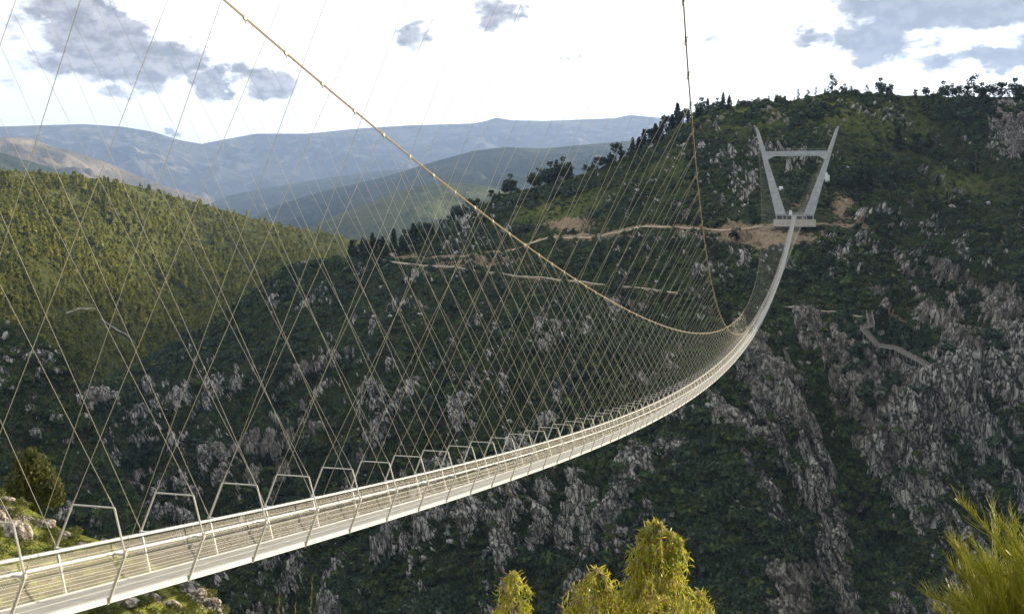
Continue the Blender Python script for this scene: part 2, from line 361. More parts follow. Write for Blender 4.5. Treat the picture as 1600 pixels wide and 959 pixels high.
CT_M=[(1240,335,577),(1240,354,545),(1200,352,552),(1290,352,552),(1190,335,575),(1300,335,577),(1240,300,600),(1240,420,520),(1240,600,470),(1240,959,415),(1240,1100,395),
 (1300,143,760),(1240,200,690),(1600,150,820),(1500,250,770),(1450,330,640),(1600,400,600),(1600,700,450),(1600,959,390),(1750,500,540),(1750,1000,370),(1450,480,520),(1400,700,455),
 (1100,180,770),(1100,270,680),(1100,360,600),(1000,230,790),(1000,300,700),(1000,355,640),(1000,460,570),(1000,700,480),(1000,1000,420),
 (850,290,840),(800,380,720),(800,430,680),(800,700,530),(800,1000,440),(680,365,860),(600,400,830),(600,440,790),(600,600,660),(600,1000,460),(470,410,840),
 (400,455,850),(400,700,620),(400,1000,470),(260,545,840),(200,620,760),(200,1000,500),(0,700,760),(0,1000,520)]
M=Sheet(SKY_M,[(-200,1120),(1800,1120)],CT_M,-60,1800,900,560,1.1)
px,py=M.px,M.py
ROCK=[(1300,415,90,38,.55),(1250,560,60,70,.3),(1200,640,50,80,.4),(1420,640,90,80,.28),(1540,520,70,90,.55),(1585,200,45,70,.55),(1240,760,80,160,.4),(1330,840,120,130,.34),(1470,760,120,140,.34),(1580,640,80,70,.45),(1500,880,120,70,.22),(1340,680,70,60,.2),(1250,860,60,70,.25),
 (1000,800,250,120,.22),(860,860,120,60,.35),(1140,620,30,60,.2),(1450,470,60,40,.25),(1380,560,70,50,.45),(1300,500,90,30,.25),(1160,285,40,35,.4),(1100,190,25,20,.1),(900,372,45,22,.4),(720,345,50,35,.35),(740,390,60,30,.4),
 (1290,190,80,25,.15),(1270,300,40,35,.22),(1370,350,50,22,.3),(640,430,110,25,.22),(450,470,60,50,.2),(990,560,90,60,.12),(680,540,120,60,.08),(700,640,200,80,.1),(520,480,40,60,.2),(260,640,60,60,.1),(250,820,60,80,.12),(60,850,200,80,.1),(1520,350,60,60,-.2),
 (1130,470,90,40,-.15),(1420,250,80,60,-.15),(1330,300,60,40,-.1),(900,480,90,30,-.1),(550,800,120,80,-.1)]
ROAD=[(602,404),(660,404),(720,402),(800,392),(860,372),(930,372),(1000,356),(1060,356),(1130,362),(1190,356),(1240,352),(1300,352),(1355,358)]
PATH=[(596,407),(640,414),(700,418),(760,426),(800,431),(860,437),(920,443),(980,450),(1060,458)]
PATH2=[(1222,478),(1260,484),(1300,488),(1345,494),(1362,495)]
rw=4+9*sstep(820,900,px)*(.6+.4*np.sin(px*.023)); dirt=.85*(1-sstep(.3,1,polydist(px,py+2,ROAD)/rw))*(.8+.4*np.sin(px*.13)*np.sin(px*.031+1))+1.3*(1-sstep(.8,2.6,polydist(px,py,PATH)))+1.2*(1-sstep(.8,2.6,polydist(px,py,PATH2)))+region(px,py,[(1318,322,22,26,.85),(1235,372,50,11,.9),(1195,385,28,8,.5),(885,350,34,8,.6),(1170,372,40,12,.6),(1400,490,28,10,.65),(770,408,70,10,.55),(830,440,40,8,.3),(1100,368,90,16,.55),(900,352,60,14,.45),(960,372,60,9,.35),(1190,375,50,14,.5),(815,800,14,16,.75),(700,415,70,7,.4),(640,400,50,7,.5),(1255,318,26,10,.45),(1350,355,40,6,.4)])
tower=np.exp(-(((px-1241)/60)**2+((py-350)/28)**2))
calm=np.clip(1-tower*1.4-.8*(1-sstep(4,14,polydist(px,py,ROAD)))-.85*(1-sstep(3,10,polydist(px,py,PATH)))-.7*(1-sstep(3,9,polydist(px,py,PATH2))),0,1)
Q=M.P.reshape(-1,3); kt=(.42*sstep(950,1250,px)).ravel()
ty_=Q[:,1]-kt*Q[:,2]
tilt=np.stack([Q[:,0]*.30,ty_,Q[:,2]*.20],1)
warpn=np.stack([fbm(Q/40+k*9,3) for k in range(3)],1)
rib=ridged(tilt/26+warpn*.25,4).reshape(px.shape)
rib2=ridged(tilt*np.array([1,1,1.4])/9+warpn*.5+7,3).reshape(px.shape)
med=fbm(Q/22,5).reshape(px.shape)
bigr=fbm(Q/70+5,3).reshape(px.shape)
f1,f2,cid=voro(np.stack([Q[:,0]*.8,ty_,Q[:,2]*.40],1)/4.2+fbm(Q/6,2)[:,None]*.35)
f1c,f2c,cidc=voro(np.stack([Q[:,0]*.6,ty_,Q[:,2]*.28],1)/12+fbm(Q/15,2)[:,None]*.4); cellc=(cidc-.5).reshape(px.shape); edgec=sstep(0,.14,(f2c-f1c)).reshape(px.shape)
f1b,f2b,cidb=voro(np.stack([Q[:,0],Q[:,1],Q[:,2]*.6],1)/1.7)
cell=(cid-.5).reshape(px.shape); edge=sstep(0,.16,(f2-f1)).reshape(px.shape); cellb=(cidb-.5).reshape(px.shape); edgeb=sstep(0,.2,(f2b-f1b)).reshape(px.shape)
small=fbm(Q/3,4).reshape(px.shape)
low=sstep(430,700,py)
rock=(.06+.13*low+region(px,py,ROCK)*.95+1.25*(rib-.60)*(.45+.75*low)+.60*(rib2-.55)+.60*med+.30*cell+.40*cellc+.75*small-.07-.12*(1-low)-.19*(1-sstep(850,1100,px))+.27*sstep(1080,1220,px)*(.35+.65*low)*sstep(360,420,py))
rock=rock*calm+.0
rockm=sstep(.16,.36,rock)
disp=rockm*(1.8+3.0*np.clip(rib-.35,0,1)*(.4+low)+4.2*cell+1.6*cellb+(5+5*low)*cellc)*1.0-rockm*(1-edge)*2.0-rockm*(1-edgec)*3.0-rockm*(1-edgeb)*.55+med*3.2+bigr*8*low+small*.9+(rib-.5)*(5+15*low)+(rib2-.5)*(1.5+3*low)
disp*=calm
disp*=1-.8*np.exp(-M.v*40)
BWP=[(1358,496),(1362,517),(1346,522),(1372,547),(1400,552),(1438,577),(1468,598),(1484,601),(1506,603)]
disp*=1-.85*(1-sstep(4,16,polydist(px,py,BWP)))
M.displace(disp)
grass=region(px,py,[(1150,185,120,22,1.),(1300,170,120,25,.8),(1400,210,90,40,.5),(1500,290,70,30,.6),(860,330,90,25,.7),(1050,260,90,40,.4),(1560,400,60,30,.3),(900,300,60,20,.4)])
M.build('hillside',M_hill,{'rock':rockm,'dirt':dirt,'grass':grass},back=(30,6,14))
# the same hill carried on to the right, outside the picture: unseen, its height shaped to shade the gorge
def right_hill():
    na,nrr=90,110; az=np.linspace(-.165,-1.35,na); r=np.linspace(300,1500,nrr); R,A=np.meshgrid(r,az,indexing='ij')
    X=CAM[0]+R*np.cos(A);Y=CAM[1]+R*np.sin(A)
    base=np.interp(R,[300,390,450,560,700,820,1000,1500],[-165,-112,-75,-25,30,84,95,40])
    u=.73*X+.68*Y
    H=-150+ (sstep(120,250,u))*320
    t=sstep(-.165,-.26,A); Z=base*(1-t)+np.maximum(base*.2-60,H)*t
    Z=Z-60*sstep(1150,1500,R)
    P=np.stack([X,Y,Z],-1).reshape(-1,3); P[:,2]+=fbm(P/60,4)*10*np.repeat(1,len(P))
    n=len(P); f=fbm(P/14,4)
    me=mesh_np('hillside_beyond',P,gfaces(nrr,na),M_hill,True,{'rock':sstep(-.1,.25,f),'dirt':f*0,'grass':f*0}); tag(link('hillside_beyond',me),kind='structure')
right_hill()
def ribbon(name,S,pts,wpx,mat,lift,n=120):
    p=np.array(pts,float); t=np.linspace(0,len(p)-1,n); x=np.interp(t,range(len(p)),p[:,0]); y=np.interp(t,range(len(p)),p[:,1]); y=y+np.sin(t*5)*.6
    rows=[]
    for k in(-1,-.5,0,.5,1):
        rows.append(S.point(x,y+k*wpx/2*(1+.15*np.sin(t*9+k))))
    P=np.array(rows); P=P+ (CAM-P)/np.linalg.norm(CAM-P,axis=2)[...,None]*lift+np.array([0,0,lift*.5]); 
    me=mesh_np(name,P.reshape(-1,3),gfaces(5,n),mat,True); return tag(link(name,me),kind='structure')
M_dirt=mat_plain('dirt_track',(.34,.26,.17),(.50,.41,.29),.25,.95,0,.1,.1)
M_pathm=mat_plain('footpath_dust',(.34,.29,.22),(.50,.43,.33),.3,.95,0,.05,.1)
ribbon('dirt_track',M,ROAD[3:10],1.8,M_dirt,1.0)
M_road=mat_plain('valley_road_surface',(.13,.125,.115),(.21,.20,.185),.2,.95,0,0,.1)
ribbon('footpath',M,PATH,1.5,M_pathm,1.3)
ribbon('footpath',M,PATH2,1.2,M_pathm,1.3)
# ---- forested hill on the left
SKY_L=[(-150,262),(0,266),(100,272),(200,288),(300,314),(400,342),(470,358),(545,374),(700,400),(800,420)]
CT_L=[(-100,262,1120),(0,266,1180),(200,288,1330),(400,342,1500),(545,374,1640),(700,400,1800),(0,400,960),(210,400,1200),(290,420,1310),(400,435,1270),(520,450,1190),(600,490,1130),(0,560,820),(200,560,980),(400,560,960),(0,700,700),(400,700,850)]
L_=Sheet(SKY_L,[(-150,720),(800,720)],CT_L,-150,800,260,170)
Q=L_.P.reshape(-1,3); big=fbm(Q/160,3).reshape(L_.px.shape)
L_.displace((big*22+fbm(Q/30,3).reshape(L_.px.shape)*4)*(1-np.exp(-L_.v*12)))
ROADL=[(100,492),(118,489),(142,490)]; ROADL2=[(148,508),(165,520),(185,530),(208,543)]
dlx=1.2*(1-sstep(6,13,polydist(L_.px,L_.py-5,ROADL)))+1.2*(1-sstep(7,14,polydist(L_.px,L_.py-5,ROADL2)))
dl=region(L_.px,L_.py,[(0,402,45,8,.35),(275,388,8,3,.6),(150,430,60,4,.4)])
L_.build('forested_hill',M_forestfloor,{'rock':L_.px*0,'dirt':dl,'grass':L_.px*0+.4},back=(60,14,10))
# ---- rocky spur, lower left
CT_S=[(-60,480,560),(0,497,545),(60,520,530),(120,580,520),(170,700,500),(0,700,470),(0,1000,400),(200,1000,410),(-60,1000,400),(200,760,480)]
S_=Sheet([(-150,470),(0,497),(60,522),(100,560),(125,600),(140,650),(175,720),(230,800),(300,900)],[(-150,1050),(300,1050)],CT_S,-150,300,240,240)
Q=S_.P.reshape(-1,3); r_=ridged(np.stack([Q[:,0],Q[:,1],Q[:,2]*.5],1)/18,4).reshape(S_.px.shape); m_=fbm(Q/12,4).reshape(S_.px.shape); f1,f2,cid=voro(Q/np.array([4,4,7]))
ce=(cid-.5).reshape(S_.px.shape); rk=sstep(.05,.4,.5*(r_-.5)+.8*m_+.3*ce+region(S_.px,S_.py,[(60,560,70,50,.25),(100,640,40,60,.2),(0,620,60,60,.05)])-.05)
S_.displace((rk*(2+2.5*ce+3*(r_-.4))+m_*3)*(1-.8*np.exp(-S_.v*30)))
S_.build('rocky_spur',M_hill,{'rock':rk,'dirt':rk*0,'grass':rk*0},back=(20,7,10))
# ---- the distant hills
def far(name,sky,drop,r_top,r_bot,mat,x0,x1,amp,sc_,nc=220,nr=60,dirtf=None,seed=0,back=(200,40,8)):
    ctrl=[]
    for x in np.linspace(x0,x1,6):
        y=float(interp(sky,x)); ctrl+= [(x,y,r_top),(x,y+drop*.5,(r_top*.45+r_bot*.55)),(x,y+drop,r_bot)]
    S=Sheet(sky,[(x,y+drop) for x,y in sky],ctrl,x0,x1,nc,nr)
    Q=S.P.reshape(-1,3)+seed*1000
    rel=ridged(np.stack([Q[:,0],Q[:,1],Q[:,2]*.3],1)/sc_,5).reshape(S.px.shape)
    S.displace(np.minimum((rel-.5)*amp*(1-np.exp(-S.v*4)),S.v*amp*1.2))
    d=dirtf(S.px,S.py) if dirtf else S.px*0
    S.build(name,mat,{'dirt':d},back=back); return S
MF1=mat_farhill('far_mountain',(.05,.055,.055),(.09,.09,.085),(.16,.145,.125),.0012)
MF2=mat_farhill('mid_mountain',(.022,.036,.022),(.038,.050,.028),(.06,.06,.04),.003)
MF3=mat_farhill('tan_hill',(.09,.08,.05),(.14,.11,.07),(.06,.065,.04),.003)
FS=far('far_mountains',[(-200,200),(0,198),(60,196),(130,194),(190,198),(240,206),(280,219),(315,225),(335,221),(400,209),(480,209),(560,201),(640,196),(740,193),(760,189),(775,184),(800,188),(850,189),(960,185),(985,180),(1030,184),(1100,190),(1250,195)],
    190,13000,9000,MF1,-200,1250,420,1300,nc=420,nr=130,dirtf=lambda x,y: .5*np.clip(region(x,y,[(640,215,60,10,.5),(560,205,120,5,.7),(850,192,160,4,.8),(1000,186,60,3,.5),(220,245,10,4,1.5),(160,205,60,5,.2)]),0,1.6),back=(300,40,2))
far('tan_hills',[(-200,205),(0,215),(45,215),(80,229),(105,233),(150,248),(200,268),(250,288),(330,312)],110,7500,5600,MF3,-200,330,220,600,nc=200,nr=70,dirtf=lambda x,y: np.clip(region(x,y,[(40,222,40,7,1.),(150,258,50,8,.8),(105,250,20,10,.4)]),0,1),seed=1)
far('dark_foothill',[(-200,225),(0,238),(40,250),(80,262),(140,280),(260,300)],80,4500,3200,MF2,-200,260,60,300,seed=2)  # dark green hill, same material as the ridges
far('hazy_ridge',[(300,330),(360,305),(420,293),(520,277),(600,266),(680,262),(800,260),(900,262)],110,9000,6500,MF2,300,900,220,560,seed=3)
far('long_ridge',[(380,350),(430,322),(500,300),(600,277),(680,252),(740,236),(790,230),(850,232),(950,223),(1050,215),(1150,210)],150,6000,3700,MF2,380,1150,200,430,nc=300,nr=90,seed=4)
far('low_ridge',[(470,360),(540,330),(600,308),(650,292),(700,285),(740,288),(790,298),(860,310),(950,330)],120,3600,2800,mat_farhill('wooded_ridge',(.05,.065,.025),(.08,.095,.03),(.11,.11,.04),.006),470,950,80,280,seed=5)
# ground sheet to the horizon, valley floor
a=np.linspace(0,2*pi,97)[:-1]; rr=[0,200,600,1500,4000,14200]
V=[(0,0,-262)]+[(r*math.cos(t),r*math.sin(t),-262) for r in rr[1:] for t in a]
Fc=[[0,1+i,1+(i+1)%96] for i in range(96)]+[[1+k*96+i,1+(k+1)*96+i,1+(k+1)*96+(i+1)%96,1+k*96+(i+1)%96] for k in range(4) for i in range(96)]
tag(link('ground',mesh_np('ground',np.array(V,float),Fc,MF2)),kind='structure')
# ---- near slope (where the picture is taken) and the slope beyond the deck
SKY_N=[(-160,700),(-60,735),(0,768),(30,785),(60,803),(100,828),(150,842),(200,862),(260,890),(300,905),(330,930),(360,975),(400,1040),(450,1100)]
CT_N=[(-160,700,66),(0,768,60),(100,828,57),(200,862,56),(330,930,56),(0,900,50),(200,930,50),(100,1000,46),(300,1050,46),(450,1100,46),(-160,1050,42),(-160,850,50),(0,1200,38),(450,1300,38)]
NS=Sheet(SKY_N,[(-160,1300),(450,1300)],CT_N,-160,450,300,240)
Q=NS.P.reshape(-1,3); m_=fbm(Q/3,5).reshape(NS.px.shape); f1,f2,cid=voro(Q/1.3); ce=(cid-.5).reshape(NS.px.shape); eg=sstep(0,.25,f2-f1).reshape(NS.px.shape)
rk=sstep(.1,.4,.8*m_+.35*ce+region(NS.px,NS.py,[(260,930,60,25,.35),(20,810,40,30,.3),(60,820,30,15,.2),(320,930,30,30,.25)])-.12)
NS.displace((rk*(.35+.5*ce-.3*(1-eg))+m_*.5)*(1-.7*np.exp(-NS.v*20)))
NS.build('near_slope',M_near,{'rock':rk,'dirt':rk*0,'grass':1-rk},back=(3,2.5,30))
def foreground():
    na,nr_=120,60; az=np.linspace(-pi,pi,na); r=np.r_[0,np.geomspace(.5,330,nr_-1)]; R,A=np.meshgrid(r,az,indexing='ij')
    X=CAM[0]+R*np.cos(A); Y=CAM[1]+R*np.sin(A)
    fr=sstep(-.2,.6,np.cos(A-.25))
    down=np.interp(R,[0,2,10,25,45,120,330],[0,1.0,5.6,15.5,32,100,245]); up=np.interp(R,[0,20,100,330],[0,2,20,45])
    Z=CAM[2]-1.9-down*fr+up*(1-fr)*sstep(3,40,R)
    P=np.stack([X,Y,Z],-1).reshape(-1,3); P[:,2]+=fbm(P/2.5,4)*.35*np.clip(R.ravel()/3,0,1)
    f=fbm(P/1.5,4)
    me=mesh_np('foreground_slope',P,gfaces(nr_,na),M_near,True,{'rock':sstep(0,.3,f),'dirt':f*0,'grass':sstep(.1,-.1,f)}); tag(link('foreground_slope',me),kind='structure')
foreground()
# ------------------------------------------------------------------ foliage meshes
def clump_mesh(name,mat,n,size,shape,lobes=0,seed=0,flat=0,asp=1.6):
    r=np.random.default_rng(seed); d=r.normal(size=(n*4,3)); d/=np.linalg.norm(d,axis=1)[:,None]
    rad=(.55+.45*r.random(n*4)**.5)
    P=shape(d,rad,r)[:n]; n=len(P)
    nr=r.normal(size=(n,3))*.8+P/(np.linalg.norm(P,axis=1)[:,None]+1e-6)+np.array([0,0,.35]); nr/=np.linalg.norm(nr,axis=1)[:,None]
    t=np.cross(nr,r.normal(size=(n,3))); t/=np.linalg.norm(t,axis=1)[:,None]; b=np.cross(nr,t)
    s=(size*(.6+.8*r.random(n)))[:,None]
    V=np.stack([P-t*s*asp/2,P-b*s*.5,P+t*s*asp/2,P+b*s*.5+nr*s*.15],1).reshape(-1,3)
    return mesh_np(name,V,np.arange(n*4).reshape(-1,4),mat)
def sh_bush(d,rad,r):
    d=d.copy(); d[:,2]=np.abs(d[:,2])*.85-.1; ph=r.random(3)*6
    lump=1+.22*np.sin(d[:,0]*5+ph[0])*np.sin(d[:,1]*5+ph[1])+.18*np.sin(d[:,2]*7+ph[2]); return d*(rad*lump)[:,None]
def sh_tree(h=1.5,w=.75,base=.38,nl=12):
    def f(d,rad,r):
        L=[];R=[]
        for i in range(nl):
            t=r.random(); z=base+(h-base)*t; ww=w*(1-.75*abs(t-.35)); a=r.random()*6.28; L.append((ww*.6*math.cos(a),ww*.6*math.sin(a),z)); R.append(.3*w*(.8+.6*r.random()))
        L=np.array(L);R=np.array(R); k=r.integers(0,nl,len(d)); return L[k]+d*(rad*R[k])[:,None]*np.array([1,1,.8])
    return f
def sh_pine(h=2.2,w=.60,base=.12):
    def f(d,rad,r):
        t=r.random(len(d))**.8; tier=np.floor(t*9+r.random(len(d))*.8)/9; tt=.35*tier+.65*t; z=base+(h-base)*tt; ww=w*(1-tt)**.8+.04; a=np.arctan2(d[:,1],d[:,0]); q=rad*(.7+.3*np.sin(a*3+tier*20)); return np.stack([ww*q*np.cos(a),ww*q*np.sin(a),z-.12*q*ww],1)
    return f
def sh_euc(h=2.4,w=.55,base=.45):
    def f(d,rad,r):
        nl=8; L=np.array([[w*.7*(1-.5*t)*math.cos(a),w*.7*(1-.5*t)*math.sin(a),base+(h-base)*t] for t,a in zip(np.linspace(0,1,nl),r.random(nl)*6.28)]); R=w*(.3+.35*r.random(nl)); k=r.integers(0,nl,len(d)); return L[k]+d*(rad*R[k])[:,None]
    return f
def scatter(name,P,scale,idx,variants,seed=0,squash=None):
    n=len(P); r=np.random.default_rng(seed)
    me=bpy.data.meshes.new(name); me.vertices.add(n); me.vertices.foreach_set('co',np.asarray(P,np.float32).ravel())
    a=me.attributes.new('sc','FLOAT_VECTOR','POINT'); s3=np.repeat(np.asarray(scale)[:,None],3,1)*np.array([1,1,1.])*(1+.25*r.normal(size=(n,3)).clip(-1,1)*np.array([.6,.6,1])); a.data.foreach_set('vector',s3.astype(np.float32).ravel())
    a=me.attributes.new('ro','FLOAT_VECTOR','POINT'); ro=np.stack([r.normal(size=n)*.08,r.normal(size=n)*.08,r.random(n)*6.28],1); a.data.foreach_set('vector',ro.astype(np.float32).ravel())
    a=me.attributes.new('idx','INT','POINT'); a.data.foreach_set('value',np.asarray(idx,np.int32))
    o=link(name,me); c=bpy.data.collections.new(name+'_kinds')
    for i,v in enumerate(variants):
        q=bpy.data.objects.new('%s_kind_%02d'%(name,i),v); c.objects.link(q)
    ng=bpy.data.node_groups.new(name,'GeometryNodeTree'); ng.interface.new_socket('Geometry',in_out='INPUT',socket_type='NodeSocketGeometry'); ng.interface.new_socket('Geometry',in_out='OUTPUT',socket_type='NodeSocketGeometry')
    G=NT(ng); gi=G.n('NodeGroupInput'); go=G.n('NodeGroupOutput'); ip=G.n('GeometryNodeInstanceOnPoints'); ci=G.n('GeometryNodeCollectionInfo'); ci.inputs['Collection'].default_value=c; ci.inputs['Separate Children'].default_value=True; ci.inputs['Reset Children'].default_value=True
    def na(k,t): x=G.n('GeometryNodeInputNamedAttribute',data_type=t); x.inputs['Name'].default_value=k; return x.outputs['Attribute']
    ip.inputs['Pick Instance'].default_value=True
    G.l(gi.outputs[0],ip.inputs['Points']); G.l(ci.outputs[0],ip.inputs['Instance']); G.l(na('idx','INT'),ip.inputs['Instance Index']); G.l(na('sc','FLOAT_VECTOR'),ip.inputs['Scale'])
    e=G.n('FunctionNodeEulerToRotation'); G.l(na('ro','FLOAT_VECTOR'),e.inputs[0]); G.l(e.outputs[0],ip.inputs['Rotation']); G.l(ip.outputs[0],go.inputs[0])
    md=o.modifiers.new('scatter','NODES'); md.node_group=ng; return o
bushes=[clump_mesh('bush%d'%i,M_bush if i<4 else M_bush2,120,.34,sh_bush,seed=i) for i in range(7)]
trees=[clump_mesh('tree%d'%i,M_bush2,330,.17,sh_tree(1.5+.2*i,.8),seed=20+i) for i in range(3)]+[clump_mesh('pine%d'%i,M_pine,300,.16,sh_pine(2.2+.3*i),seed=30+i) for i in range(2)]
# scrub over the hillside: dense where there is no rock
def sample(S,n,seed,dens):
    r=np.random.default_rng(seed); c=r.integers(1,S.nc-1,n); q=r.integers(1,S.nr-1,n); k=dens(S.px[q,c],S.py[q,c],q,c)>r.random(n); return q[k],c[k]
noiseT=fbm(M.P.reshape(-1,3)/35+3,3).reshape(M.px.shape)
def dens(x,y,q,c): return np.clip((1-rockm[q,c])*1.0+.05,0,1)*np.clip(1-dirt[q,c]*1.4,0,1)*(1-.9*np.clip(tower[q,c]*1.6,0,1))*(.75+.6*noiseT[q,c])
q,c=sample(M,70000,3,dens); P=M.P[q,c]; x=M.px[q,c]; y=M.py[q,c]; r=np.random.default_rng(5)
s=(.8+2.3*r.random(len(P))**2.4)*(.8+.6*sstep(-.1,.3,noiseT[q,c])); idx=np.where(noiseT[q,c]+r.normal(size=len(P))*.15>.1,r.integers(4,7,len(P)),r.integers(0,4,len(P)))
s=s*(1+.45*(M.v[q,0]<.035)*(r.random(len(P))<.7));grs=(grass[q,c]>.35)&(M.v[q,0]>.035); s=np.where(grs,s*.5,s)
tag(scatter('scrub',P+np.array([0,0,.05])*s[:,None],s,idx,bushes,1),'dense green and brown scrub growing all over the rocky gorge hillside','scrub',kind='stuff')
TREEREG=[(1130,440,110,45,1.),(1060,385,40,20,.9),(1470,230,90,60,.8),(1340,290,70,40,.9),(1500,340,70,50,.8),(960,300,120,40,.25),(700,470,150,50,.25),(400,600,160,110,.7),(250,700,150,100,.7),(1250,500,70,40,.45),(1150,240,60,40,.25),(1300,590,70,50,.45),(1560,430,50,40,.5),(1520,600,60,40,.3),(960,470,80,20,.5),(860,590,120,30,.3),(1380,390,60,20,.6),(1230,395,50,20,.5),(500,680,100,60,.4),(800,560,120,30,.3),(1360,760,60,60,.15),(560,780,150,60,.3),(350,480,60,50,.9),(470,440,40,25,.5),(1590,290,40,60,.5)]
def denst(x,y,q,c): return np.clip(region(x,y,TREEREG)+.05,0,1)*(1-.85*rockm[q,c])*np.clip(1-dirt[q,c]*2,0,1)*(1-np.clip(tower[q,c]*2.5,0,1))*np.clip(.5+1.6*noiseT[q,c],0,1)
q,c=sample(M,9500,8,denst); P=M.P[q,c]; s=1.5+2.0*np.random.default_rng(2).random(len(P))**1.3; idx=np.random.default_rng(3).integers(0,5,len(P))
tag(scatter('hillside_wood',P-np.array([0,0,.9]),s,idx,trees,2),'dark evergreen thickets filling the hollows and ledges of the gorge side','woodland',kind='stuff')
# loose pale rocks sticking out of the scrub
def rock_mesh(i):
    import bmesh; bm=bmesh.new(); bmesh.ops.create_icosphere(bm,subdivisions=2,radius=1); V=np.array([v.co[:] for v in bm.verts]); f1,f2,cd=voro(V*1.3+i*5)
    V=V*(1+.5*(cd-.5)+.3*perlin(V*1.5+i*9))[:,None]*np.array([.8,1.1,.75])
    for v,c_ in zip(bm.verts,V): v.co=c_
    me=bpy.data.meshes.new('rock%d'%i); bm.to_mesh(me); bm.free(); me.materials.append(M_loose); return me
M_loose=mat_plain('loose_granite',(.20,.195,.18),(.50,.48,.45),.9,.95,0,.2,.1)
noiseR=fbm(M.P.reshape(-1,3)/16+40,3).reshape(M.px.shape)
LR=[(1240,215,150,45,1.),(1050,280,90,60,.8),(900,350,120,50,.6),(720,370,90,40,.8),(1400,330,120,60,.45),(1300,440,90,60,.6),(560,450,120,50,.6),(1380,560,120,80,.6),(1150,290,60,40,.8),(1330,325,30,20,1.)]
q,c=sample(M,14000,17,lambda x,y,q,c:np.clip(region(x,y,LR)*.9+.10,0,1)*sstep(-.05,.35,noiseR[q,c])*np.clip(1-tower[q,c]*3,0,1)*(1-.8*rockm[q,c])); r=np.random.default_rng(18)
tag(scatter('loose_rocks',M.P[q,c],.35+1.5*r.random(len(q))**2.5,r.integers(0,5,len(q)),[rock_mesh(i) for i in range(5)],7),'pale loose rocks sticking out of the scrub all over the hillside','rocks',kind='stuff')
# far wood on the left hill
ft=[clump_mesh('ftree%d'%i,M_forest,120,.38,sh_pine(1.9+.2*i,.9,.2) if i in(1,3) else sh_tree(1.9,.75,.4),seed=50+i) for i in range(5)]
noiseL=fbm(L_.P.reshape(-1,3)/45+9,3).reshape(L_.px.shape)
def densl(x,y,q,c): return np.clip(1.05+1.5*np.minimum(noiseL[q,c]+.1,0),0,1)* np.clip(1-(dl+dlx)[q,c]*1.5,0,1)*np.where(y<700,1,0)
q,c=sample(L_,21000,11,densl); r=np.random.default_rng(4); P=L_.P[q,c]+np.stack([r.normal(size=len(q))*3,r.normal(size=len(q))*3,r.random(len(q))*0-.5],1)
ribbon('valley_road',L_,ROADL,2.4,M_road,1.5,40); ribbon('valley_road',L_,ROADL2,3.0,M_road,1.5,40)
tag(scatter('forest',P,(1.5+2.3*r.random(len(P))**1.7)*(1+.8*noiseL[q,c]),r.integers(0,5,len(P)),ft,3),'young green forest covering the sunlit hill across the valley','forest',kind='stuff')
q,c=sample(S_,3800,12,lambda x,y,q,c:(1-rk_S[q,c]*.85)) if False else sample(S_,3800,12,lambda x,y,q,c:np.ones(len(q))*.8)
r=np.random.default_rng(6); tag(scatter('spur_scrub',S_.P[q,c]-np.array([0,0,.3]),.6+1.9*r.random(len(q))**2,r.integers(0,7,len(q)),bushes,4),'dark bushes covering the rocky spur at the left','scrub',kind='stuff')
nb=[clump_mesh('nbush%d'%i,M_nearbush,420,.11,sh_bush,seed=70+i) for i in range(4)]
q,c=sample(NS,1500,13,lambda x,y,q,c:np.clip(1.05-rk[q,c],0,1)); r=np.random.default_rng(9)
tag(scatter('heath',NS.P[q,c]-np.array([0,0,.05]),.16+.35*r.random(len(q))**1.5,r.integers(0,4,len(q)),nb,5),'sunlit green heath between the boulders below the near end of the walkway','heath',kind='stuff')
# ------------------------------------------------------------------ individual trees on the crest
def trunk_mesh(name,h,r0,mat,lean=.03):
    m=MB(); m.tube([(0,0,-.4),(lean*h*.5,0,h*.5),(lean*h,.02*h,h)],[r0,r0*.7,r0*.3],6)
    for k in range(4):
        a=k*1.7; z=h*(.4+.13*k); m.tube([(lean*z,0,z),(lean*z+.3*h*.5*math.cos(a),.3*h*.5*math.sin(a),z+.16*h)],[r0*.35,r0*.1],4)
    return m.mesh(name,mat)
KIND={ 'pine':[(clump_mesh('crown',M_pine,700,.16,sh_pine(2.0+.3*i,.62),seed=100+i),trunk_mesh('trunk',1.9,.045,M_bark)) for i in range(3)],
 'round':[(clump_mesh('crown',M_bush2,700,.13,sh_tree(1.65,.8,.45,14),seed=110+i),trunk_mesh('trunk',1.3,.05,M_bark)) for i in range(3)],
 'euc':[(clump_mesh('crown',M_bush2,420,.13,sh_euc(2.2,.6,.5),seed=120+i),trunk_mesh('trunk',2.0,.035,M_bark2)) for i in range(3)],
 'sparse':[(clump_mesh('crown',M_pine,170,.15,sh_euc(2.2,.42,.6),seed=130+i),trunk_mesh('trunk',2.1,.03,M_bark)) for i in range(3)]}
HT={'pine':2.3,'round':1.75,'euc':2.3,'sparse':2.3}
NAME={'pine':'conifer','round':'round_tree','euc':'eucalyptus_tree','sparse':'thin_tree'}
def put_tree(kind,P,h,label,group,i):
    cr,tr=KIND[kind][i%3]; s=h/HT[kind]
    t=empty(NAME[kind],P,random.random()*6.28); t.scale=(s*random.uniform(.85,1.15),s*random.uniform(.85,1.15),s); tag(t,label,'tree',group)
    for nm,me in (('crown',cr),('trunk',tr)):
        o=bpy.data.objects.new(nm,me); COL.objects.link(o); o.parent=t
ORD=['first','second','third','fourth','fifth','sixth','seventh','eighth','ninth','tenth','eleventh','twelfth','thirteenth','fourteenth','fifteenth','sixteenth','seventeenth','eighteenth']
LOOK={'pine':'dark pointed conifer','round':'dark round-crowned tree','euc':'tall loose-crowned tree','sparse':'thin sparse tree'}
